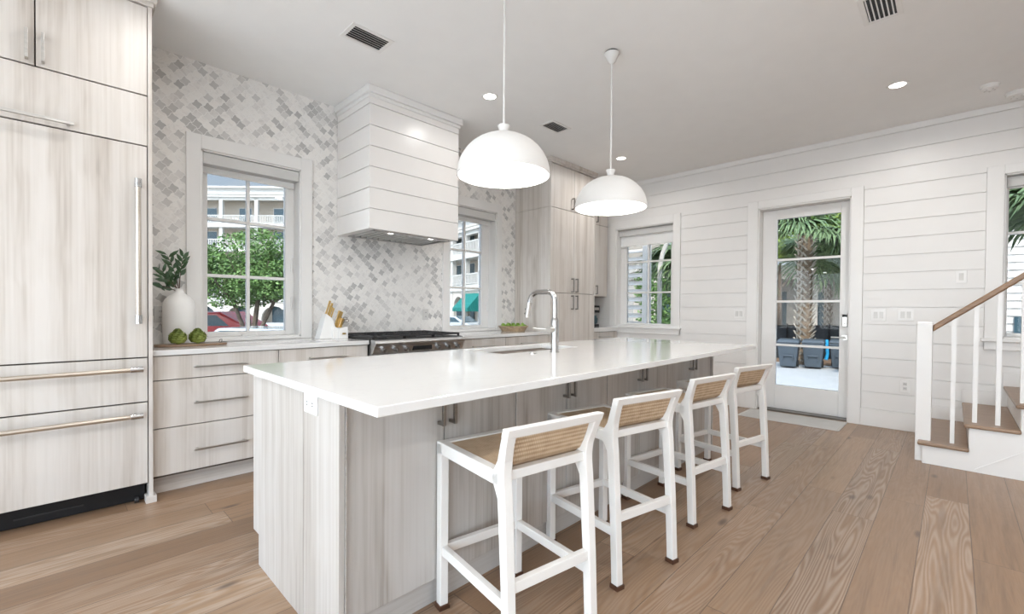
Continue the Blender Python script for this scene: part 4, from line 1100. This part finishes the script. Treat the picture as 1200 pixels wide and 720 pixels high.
def uvn(P, u): return Vector((u[0], u[1], 0)).normalized(), Vector((-u[1], u[0], 0)).normalized()
def obox(m, P, U, N, a0, a1, d0, d1, z0, z1):
    q = [P+U*a0+N*d0, P+U*a1+N*d0, P+U*a1+N*d1, P+U*a0+N*d1]
    m.hexa([(v.x, v.y, z0) for v in q]+[(v.x, v.y, z1) for v in q])
def hotel(label, P, u, n, length, floors, ztop, bay, roof=False, awn=None, arcade=None):
    P = Vector((P[0], P[1], 0)); U = Vector((*u, 0)).normalized(); N = Vector((*n, 0)).normalized()  # N points away from viewer
    t = thing('hotel_building', label, 'building', (P.x, P.y, GZ))
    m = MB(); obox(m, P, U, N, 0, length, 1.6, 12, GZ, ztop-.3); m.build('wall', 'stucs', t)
    m = MB()
    for i, z in enumerate(floors):
        obox(m, P, U, N, 0, length, -.15, 1.6, z-.55, z)      # slab edges
    obox(m, P, U, N, 0, length, -.1, 12, ztop-1.0, ztop-.25); obox(m, P, U, N, -.3, length+.3, -.45, 12.3, ztop-.25, ztop)
    obox(m, P, U, N, 0, length, -.25, 0, ztop-1.35, ztop-1.15); obox(m, P, U, N, 0, length, 0, .5, ztop-1.7, ztop-.9)
    m.build('cornice', 'stuccow', t)
    if roof:
        m = MB(); q0 = P+U*(-.5)-N*.8; q1 = P+U*(length+.5)-N*.8; r0_ = P+N*6; r1_ = P+U*length+N*6
        m.hexa([(q0.x, q0.y, ztop), (q1.x, q1.y, ztop), (r1_.x, r1_.y, ztop), (r0_.x, r0_.y, ztop), (q0.x, q0.y, ztop+.15), (q1.x, q1.y, ztop+.15), (r1_.x, r1_.y, ztop+3), (r0_.x, r0_.y, ztop+3)]); m.build('roof', 'droof', t)
    nb = int(length/bay)
    for k in range(nb+1):
        m = MB(); obox(m, P, U, N, k*bay-.22, k*bay+.22, 0, .44, GZ, ztop-1.0); m.build('column', 'stuccow', t)
    for i, z in enumerate(floors):
        zt_ = (floors[i+1]-.55) if i+1 < len(floors) else ztop-1.0
        m = MB()
        obox(m, P, U, N, 0, length, .0, .1, z+.95, z+1.05); obox(m, P, U, N, 0, length, .02, .08, z+.08, z+.16)
        k = 0
        while k*.22 < length: obox(m, P, U, N, k*.22, k*.22+.09, .02, .08, z+.1, z+.98); k += 1
        m.build('balcony_railing', 'stuccow', t)
        for k in range(nb):
            m = MB(); a = k*bay+bay*.5; w = bay*.17
            obox(m, P, U, N, a-w-.08, a+w+.08, 1.55, 1.62, z, z+2.28); fr_ = m.build('door_frame', 'stuccow', t)
            m = MB(); obox(m, P, U, N, a-w, a+w, 1.52, 1.56, z+.05, z+2.2); m.build('pane', 'dwin', fr_)
    zg = floors[0]-.55
    for k in range(nb):   # ground floor arches
        a0, a1 = k*bay+.22, (k+1)*bay-.22; c = (a0+a1)/2; rr_ = (a1-a0)/2*.8; zs_ = zg-.5-rr_
        m = MB(); pts = []
        poly = [(a0, GZ), (c-rr_, GZ), (c-rr_, zs_)]+[(c-rr_*math.cos(q*PI/8), zs_+rr_*math.sin(q*PI/8)) for q in range(1, 8)]+[(c+rr_, zs_), (c+rr_, GZ), (a1, GZ), (a1, zg), (a0, zg)]
        i0 = m.addv([(*(P+U*a+N*.05).xy, z) for a, z in poly]); i1 = m.addv([(*(P+U*a+N*.35).xy, z) for a, z in poly]); L_ = len(poly)
        m.face([i0+q for q in range(L_)]); m.face([i1+q for q in range(L_)][::-1])
        for q in range(L_): m.face((i0+q, i0+(q+1) % L_, i1+(q+1) % L_, i1+q))
        m.build('arch', 'stucco', t)
        m = MB(); obox(m, P, U, N, c-rr_*.6, c+rr_*.6, 1.5, 1.58, GZ, GZ+2.3); m.build('shop_window', 'dwin', t)
    if awn:
        a, w, z0, z1, dpt = awn
        m = MB(); q = [P+U*a-N*dpt, P+U*(a+w)-N*dpt, P+U*(a+w)+N*0.02, P+U*a+N*.02]
        m.hexa([(q[0].x, q[0].y, z0-.04), (q[1].x, q[1].y, z0-.04), (q[2].x, q[2].y, z0-.04), (q[3].x, q[3].y, z0-.04), (q[0].x, q[0].y, z0+.25), (q[1].x, q[1].y, z0+.25), (q[2].x, q[2].y, z1), (q[3].x, q[3].y, z1)]); m.build('awning', 'teal', t)
    return t
# broad building seen through the first window (about 60 m away)
hotel('cream hotel with balconies seen across the street through the first window', (-4.0, 87.8), (.70, -.714), (.714, .70), 50, [2.4, 5.7, 9.0, 12.1], 16.8, 4.6)
# nearer wing seen through the second window, running away from the viewer
hotel('cream arcaded building with teal awning seen through the second window', (29.6, 46.0), (-.19, -.98), (.98, -.19), 27, [3.4, 6.4], 9.7, 2.7, roof=True, awn=(13.6, 2.8, 1.0, 2.6, 1.3))

def car(label, P, ang, m_, L=4.6, H=1.5, suv=False):
    t = thing('car', label, 'car', (P[0], P[1], GZ), ang)
    W = .9; k = H/1.5
    prof = [(-L/2, .35), (-L/2+.05, .75*k), (-L/2+.9, .92*k), (-L/2+1.5, 1.42*k), (L/2-1.3, 1.46*k if suv else 1.40*k), (L/2-.45, .98*k if not suv else 1.1*k), (L/2-.02, .85*k), (L/2, .35)]
    m = MB(); i = m.addv([(x, -W, z) for x, z in prof]); j = m.addv([(x, W, z) for x, z in prof]); n = len(prof)
    m.face([i+q for q in range(n)]); m.face([j+q for q in range(n)][::-1])
    for q in range(n): m.face((i+q, j+q, j+(q+1) % n, i+(q+1) % n))
    def bl(mb, nm, mt_, **kw):
        me = bpy.data.meshes.new(nm); me.from_pydata(mb.v, [], mb.f); me.polygons.foreach_set('use_smooth', mb.sm); me.materials.append(MAT[mt_])
        bm = bmesh.new(); bm.from_mesh(me); bmesh.ops.recalc_face_normals(bm, faces=bm.faces); bm.to_mesh(me); bm.free()
        o = bpy.data.objects.new(nm, me); COL.objects.link(o); o.parent = t
        if kw.get('bevel'): md = o.modifiers.new('bevel', 'BEVEL'); md.width = kw['bevel']; md.segments = 3
        return o
    bl(m, 'body', m_, bevel=.08)
    for s_ in (-1, 1):
        m = MB(); y = s_*(W+.004)
        pts = [(-L/2+1.12, .97*k), (-L/2+1.58, 1.34*k), (L/2-1.36, 1.34*k), (L/2-.85, .99*k)]
        i = m.addv([(x, y, z) for x, z in pts]); j = m.addv([(x, y-s_*.03, z) for x, z in pts])
        m.face([i+q for q in range(4)]); m.face([j+q for q in range(4)][::-1])
        for q in range(4): m.face((i+q, i+(q+1) % 4, j+(q+1) % 4, j+q))
        bl(m, 'side_window', 'dwin')
    for (xa, za, xb, zb) in ((-L/2+.93, .95*k, -L/2+1.47, 1.38*k), (L/2-.48, 1.0*k, L/2-1.25, 1.38*k)):
        m = MB(); nx_ = -1 if xa < 0 else 1
        m.hexa([(xa+nx_*.01, -W*.85, za+.02), (xa+nx_*.01, W*.85, za+.02), (xa-nx_*.02, W*.85, za), (xa-nx_*.02, -W*.85, za), (xb+nx_*.03, -W*.85, zb+.02), (xb+nx_*.03, W*.85, zb+.02), (xb, W*.85, zb), (xb, -W*.85, zb)]); bl(m, 'windscreen', 'dwin')
    for x in (-L/2+.85, L/2-.85):
        for s_ in (-1, 1):
            m = MB(); m.cyl((x, s_*(W-.18), .34), (x, s_*(W+.02), .34), .34, n=24); w_ = bl(m, 'wheel', 'tyre')
            m = MB(); m.cyl((x, s_*(W+.01), .34), (x, s_*(W+.03), .34), .2, n=20); h_ = bl(m, 'hub', 'silverc'); h_.parent = w_
    return t
car('red car parked under the street tree beyond the first window', (4.55, 22.6), -.8, 'redc', 4.8, 1.85, True)
car('silver car parked in front of the red car beyond the first window', (4.6, 15.4), -.78, 'silverc', 4.7, 1.45)
car('silver car parked at the arcade beyond the second window', (21.5, 27.5), -1.35, 'silverc', 4.6, 1.5)
car('dark grey car parked by the arcade left of the teal awning', (23.6, 33.6), -1.35, 'bin', 4.6, 1.5)

def leaf_quads(m, c, R, n, size, rnd, sq=(1, 1, 1)):
    for _ in range(n):
        th = rnd.uniform(0, 2*PI); cz = rnd.uniform(-1, 1); rr = R*rnd.uniform(.45, 1)**.5
        d = Vector((math.cos(th)*math.sqrt(1-cz*cz)*sq[0], math.sin(th)*math.sqrt(1-cz*cz)*sq[1], cz*sq[2]))
        p = Vector(c)+d*rr
        a = Vector((rnd.uniform(-1, 1), rnd.uniform(-1, 1), rnd.uniform(-.6, .6))).normalized(); b_ = a.cross(Vector((rnd.uniform(-1, 1), rnd.uniform(-1, 1), rnd.uniform(-1, 1)))).normalized()
        s = size*rnd.uniform(.6, 1.3)
        i = m.addv([p-a*s, p+b_*s*.5, p+a*s, p-b_*s*.5]); m.face((i, i+1, i+2, i+3))
def tree(name, label, P, trunks, crowns, leafm, size, n, seed, cat='tree'):
    rnd = random.Random(seed); t = thing(name, label, cat, (P[0], P[1], GZ))
    m = MB()
    for (dx, dy, h, r) in trunks:
        pts = [(P[0], P[1], GZ), (P[0]+dx*.25, P[1]+dy*.25, GZ+h*.35), (P[0]+dx*.65, P[1]+dy*.65, GZ+h*.7), (P[0]+dx, P[1]+dy, GZ+h)]
        m.tube(pts, [r, r*.8, r*.6, r*.3], 8)
        for q in range(3):
            a = rnd.uniform(0, 2*PI); b0 = Vector(pts[2]); m.tube([b0, b0+Vector((math.cos(a)*.8, math.sin(a)*.8, .5)), b0+Vector((math.cos(a)*1.4, math.sin(a)*1.4, 1.1))], [r*.4, r*.25, r*.1], 6)
    m.build('trunk', 'bark', t)
    m = MB()
    for (dx, dy, z, R) in crowns:
        for q in range(7):
            th = rnd.uniform(0, 2*PI); cc = (P[0]+dx+math.cos(th)*R*.5, P[1]+dy+math.sin(th)*R*.5, z+rnd.uniform(-.35, .35)*R)
            leaf_quads(m, cc, R*.55, n//7, size, rnd)
    m.build('foliage', leafm, t)
    return t
tree('street_tree', 'leafy green street tree filling the first window', (5.25, 18.9),
     [(-.8, .6, 3.2, .10), (.3, -.3, 3.6, .12), (1.0, -.6, 3.1, .10), (-.2, .4, 3.8, .09)],
     [(-1.0, 1.0, 2.3, 1.4), (1.0, -1.0, 2.3, 1.35), (0, 0, 3.0, 1.3), (-1.7, 1.7, 3.0, 1.3), (1.7, -1.7, 2.9, 1.2), (.2, -.2, 2.0, 1.15),   (-2.2, 2.2, 2.0, 1.0)], 'tree', .065, 5200, 5)

def palm(label, x, y, h, r, crown_r, nf, seed, lean=(0, 0), zb=GZ, up_f=.2):
    rnd = random.Random(seed); t = thing('palm_tree', label, 'palm', (x, y, zb))
    m = MB(); pts = [(x+lean[0]*q, y+lean[1]*q, zb+(h-zb)*q) for q in [k/6 for k in range(7)]]
    m.tube(pts, [r*1.15]+[r*.85]*5+[r*.9], 14); tk = m.build('trunk', 'palmt', t)
    m = MB(); rows = int((h-zb)/.13)
    for k in range(rows):
        for q in range(7):
            a = 2*PI*(q+.5*(k % 2))/7; f = k/rows; cx = x+lean[0]*f; cy = y+lean[1]*f; z = zb+(h-zb)*f
            rd = Vector((math.cos(a), math.sin(a), 0)); tg = Vector((-rd.y, rd.x, 0)); c = Vector((cx, cy, z))+rd*r*.84
            s = (1 if (q+k) % 2 else -1)*.55
            w = r*.15
            i = m.addv([c-tg*w, c+tg*w, c+tg*(w*.5+s*r)+Vector((0, 0, .20))+rd*r*.38, c-tg*(w*.5-s*r)+Vector((0, 0, .20))+rd*r*.38,
                        c-tg*w-rd*.03, c+tg*w-rd*.03, c+tg*(w*.5+s*r)+Vector((0, 0, .20))+rd*r*.25, c-tg*(w*.5-s*r)+Vector((0, 0, .20))+rd*r*.25])
            for f_ in ((0, 1, 2, 3), (7, 6, 5, 4), (0, 4, 5, 1), (1, 5, 6, 2), (2, 6, 7, 3), (3, 7, 4, 0)): m.face([i+g for g in f_])
    m.build('boots', 'boots', tk)
    # one fan frond along +x, copied around
    def frond_mesh(sd):
        rn = random.Random(sd); m = MB(); L = crown_r*.5; nb = 26
        pts = [Vector((0, 0, 0)), Vector((L*.5, 0, L*.10)), Vector((L, 0, L*.02))]
        m.tube(pts, [.025*crown_r/2, .018*crown_r/2, .012*crown_r/2], 6)
        hub = pts[-1]
        for k in range(nb):
            a = -1.9+3.8*k/(nb-1); d = Vector((math.cos(a), math.sin(a), 0)); l_ = crown_r*.62*(.72+.28*math.cos(a*.8))*rn.uniform(.9, 1.05); w = crown_r*.022
            sd_ = Vector((-d.y, d.x, 0)); dz = -.12*l_+.06*abs(math.sin(a))*l_
            p1 = hub+d*l_*.5+Vector((0, 0, dz*.2)); p2 = hub+d*l_*.82+Vector((0, 0, dz-.10*l_)); p3 = hub+d*l_+Vector((0, 0, dz*1.5-.34*l_))
            i = m.addv([hub, p1+sd_*w, p1-sd_*w, p2+sd_*w*.7, p2-sd_*w*.7, p3, p1+Vector((0, 0, -w*.6)), p2+Vector((0, 0, -w*.4))])
            for f_ in ((0, 1, 6), (0, 6, 2), (1, 3, 7, 6), (6, 7, 4, 2), (3, 5, 7), (7, 5, 4)): m.face([i+g for g in f_])
        me = bpy.data.meshes.new('frond'); me.from_pydata([tuple(v) for v in m.v], [], m.f); me.materials.append(MAT['palm']); return me
    mm = [frond_mesh(seed+q) for q in range(3)]
    for k in range(nf):
        o = bpy.data.objects.new('frond', mm[k % 3]); COL.objects.link(o); o.parent = t
        el = -(.95-1.75*((k*.618) % 1))+up_f   # elevation spread
        o.location = (lean[0], lean[1], h-zb+rnd.uniform(-.1, .1)); o.rotation_euler = (rnd.uniform(-.4, .4), -el, k*2.39996)
    return t
palm('tall palm with criss-cross boots, nearest behind the trash bins beyond the glazed door', 19.85, 4.02, 4.1, .29, 2.3, 34, 11)
palm('slimmer palm right of the tall palm beyond the glazed door', 22.9, 3.77, 3.5, .18, 1.9, 26, 21)
palm('low palm whose fronds hang between the kitchen window and the glazed door', 9.3, 3.55, 2.05, .16, 1.35, 26, 31, up_f=.0)
palm('palm with green fronds outside the stair window', 9.6, -1.35, 2.35, .17, 1.45, 26, 41)
tree('background_tree', 'yellow-green leafy tree behind the palms beyond the glazed door', (26.6, 6.5), [(0, 0, 4.5, .16)], [(0, 0, 5.0, 1.7), (-.6, .9, 4.2, 1.3), (.8, -1.2, 5.6, 1.5)], 'tree2', .11, 1500, 8)
tree('background_tree', 'dark green leafy tree at the right behind the second palm', (27.6, 3.3), [(0, 0, 4.5, .16)], [(0, 0, 4.6, 2.0), (.9, -1.6, 5.6, 1.9), (-.9, 1.6, 6.4, 1.9), (1.5, -2.5, 2.0, 1.6)], 'tree', .12, 1500, 9)
tree('garden_shrub', 'dense green shrub below the low palm outside the kitchen window', (11.2, 4.9), [(0, 0, 1.0, .04)], [(0, 0, .3, .85), (.2, -.6, .7, .7), (-.1, .5, .9, .7), (0, .6, 1.8, .7), (.2, -.3, 2.3, .8)], 'tree', .05, 1600, 12, 'shrub')
tree('garden_shrub', 'low dark shrub at the foot of the slimmer palm', (23.8, 3.0), [(0, 0, .6, .04)], [(0, 0, -.2, .7), (.3, -.5, .1, .6)], 'tree', .06, 900, 14, 'shrub')

# trash bins
def bin_(label, P, ang, first=None):
    if first is None:
        t = thing('trash_bin', label, 'bin', (0, 0, GZ), 0, group='dark grey wheeled bins in a row')
        def bl(mb, nm, mt_, bev=.02):
            me = bpy.data.meshes.new(nm); me.from_pydata(mb.v, [], mb.f); me.polygons.foreach_set('use_smooth', mb.sm); me.materials.append(MAT[mt_])
            o = bpy.data.objects.new(nm, me); COL.objects.link(o); o.parent = t
            if bev: md = o.modifiers.new('bevel', 'BEVEL'); md.width = bev; md.segments = 2
            return o
        m = MB(); m.hexa([(-.24, -.26, .04), (.24, -.26, .04), (.24, .26, .04), (-.24, .26, .04), (-.32, -.34, .88), (.32, -.34, .88), (.32, .34, .88), (-.32, .34, .88)])
        bl(m, 'body', 'bin')
        m = MB(); m.hexa([(-.35, -.38, .88), (.35, -.38, .88), (.35, .38, .88), (-.35, .38, .88), (-.30, -.30, .98), (.30, -.30, .98), (.30, .32, 1.0), (-.30, .32, 1.0)]); bl(m, 'lid', 'bin')
        m = MB(); m.box(-.33, .33, -.365, -.34, .78, .86).box(-.13, .13, -.35, -.31, .40, .46).box(-.16, -.13, -.345, -.29, .28, .46).box(.13, .16, -.345, -.29, .28, .46); bl(m, 'front_ribs', 'bin', .008)
        for s_ in (-1, 1):
            m = MB(); m.cyl((s_*.22, .30, .12), (s_*.28, .30, .12), .12, n=20); bl(m, 'wheel', 'tyre', 0)
    else: t = dup(first)
    t['label'] = label; t.location = (P[0], P[1], GZ); t.rotation_euler = (0, 0, ang)
    return t
ang = -PI/2+.10+.02
b1 = bin_('dark grey wheeled bin seen through the glazed door, left of the three', (18.35, 4.17), ang)
bin_('dark grey wheeled bin seen through the glazed door, middle of the three', (18.75, 3.50), ang, b1)
bin_('dark grey wheeled bin seen through the glazed door, right of the three', (19.35, 2.80), ang, b1)
tw = MB().tube([(18.98, 3.15, GZ+.98), (18.9, 3.14, GZ+.8), (18.92, 3.12, GZ+.5), (18.9, 3.16, GZ+.3)], [.045, .055, .05, .06], 10)
tag(tw.build('pool_towel', 'bluep'), 'bright blue towel hanging between the middle and right bins', 'towel')

# dark fence behind the bins
fn = thing('garden_fence', 'black screened fence behind the bins beyond the glazed door', 'fence', (22.2, 4.6, GZ))
A = Vector((20.6, 6.3, 0)); B = Vector((24.2, 1.7, 0)); D_ = (B-A).normalized(); Nn = Vector((-D_.y, D_.x, 0))
m = MB(); obox(m, A, D_, Nn, 0, (B-A).length, 0, .02, GZ, .55); m.build('screen', 'fence', fn)
for k in range(8):
    m = MB(); obox(m, A, D_, Nn, k*.83-.03, k*.83+.03, -.03, .05, GZ, .66); m.build('post', 'black', fn)
m = MB(); obox(m, A, D_, Nn, 0, (B-A).length, -.02, .03, .55, .60); m.build('rail', 'black', fn)

# beige villa beyond the fence
vl = thing('villa', 'beige stone house with columns beyond the fence and palms', 'building', (29, 8, GZ))
A = Vector((25.6, 9.6, 0)); D_ = Vector((.70, -.714, 0)); Nn = Vector((.714, .70, 0))
m = MB(); obox(m, A, D_, Nn, -4, 10, 1.2, 7, GZ, 3.4); m.build('wall', 'beige', vl)
m = MB(); obox(m, A, D_, Nn, -4.3, 10.3, -.4, 7.4, 3.3, 3.7); obox(m, A, D_, Nn, -4.1, 10.1, -.2, 7.2, 2.95, 3.3); m.build('cornice', 'stucco', vl)
for a in (-3.4, -.9, 1.6, 3.2, 5.6, 8.0):
    m = MB(); obox(m, A, D_, Nn, a-.3, a+.3, 0, .6, GZ, 2.95); obox(m, A, D_, Nn, a-.38, a+.38, -.08, .68, 2.6, 2.95); obox(m, A, D_, Nn, a-.38, a+.38, -.08, .68, GZ, -.4); m.build('column', 'stucco', vl)
for a in (-2.2, .4, 2.4, 4.4, 6.8):
    m = MB(); obox(m, A, D_, Nn, a-.45, a+.45, 1.12, 1.2, .2, 2.3); m.build('window', 'dwin', vl)

# louvred screen with posts outside the kitchen window
lv = thing('louvre_screen', 'white slatted louvre screen and post outside the far kitchen window', 'screen', (7.7, 4.2, GZ))
m = MB(); z = .3
while z < 3.2:
    m.hexa([(7.55, 4.06, z), (7.58, 4.06, z-.006), (7.58, 4.75, z-.006), (7.55, 4.75, z), (7.64, 4.06, z+.075), (7.67, 4.06, z+.068), (7.67, 4.75, z+.068), (7.64, 4.75, z+.075)]); z += .150
m.build('slats', 'lap', lv)
for (y0, y1, x0, x1) in ((3.97, 4.06, 7.52, 7.70), (4.75, 4.84, 7.52, 7.70)):
    MB().box(x0, x1, y0, y1, GZ, 3.4).build('post', 'lap', lv, bevel=.005)
MB().box(7.5, 7.74, 3.95, 4.86, 3.3, 3.45).build('beam', 'lap', lv)
m = MB(); pts = [(8.05, 3.98, GZ), (8.05, 3.98, 2.0), (8.05, 3.93, 2.25), (8.05, 3.83, 2.48), (8.05, 3.66, 2.66), (8.05, 3.40, 2.78)]
m.tube(pts, .042, 12); tag(m.build('curved_bracket_post', 'lap'), 'slim white curved post beside the louvre screen outside', 'post')

# white sided house outside the stair window
hs = thing('sided_house', 'white house with horizontal siding outside the stair window', 'building', (15, -4, GZ))
m = MB(); z = GZ
while z < 4.2:
    m.hexa([(13.97, -7, z), (20, -7, z), (20, .9, z), (13.97, .9, z), (14.0, -7, z+.155), (20, -7, z+.155), (20, .9, z+.155), (14.0, .9, z+.155)]); z += .16
m.build('siding', 'lap', hs)
MB().box(13.93, 13.99, -1.7, -.9, .1, 1.1).build('window', 'dwin', hs)
MB().box(13.2, 20.4, -7.5, 1.3, 4.2, 4.4).build('eave', 'lap', hs)
m = MB().tube([(14.93, 3.79, GZ), (14.5, 4.0, -.4), (14.6, 4.2, .05)], .03, 8)
tag(m.build('leaning_pole', 'hose'), 'thin tan pole leaning outside the lower left of the glazed door', 'pole')
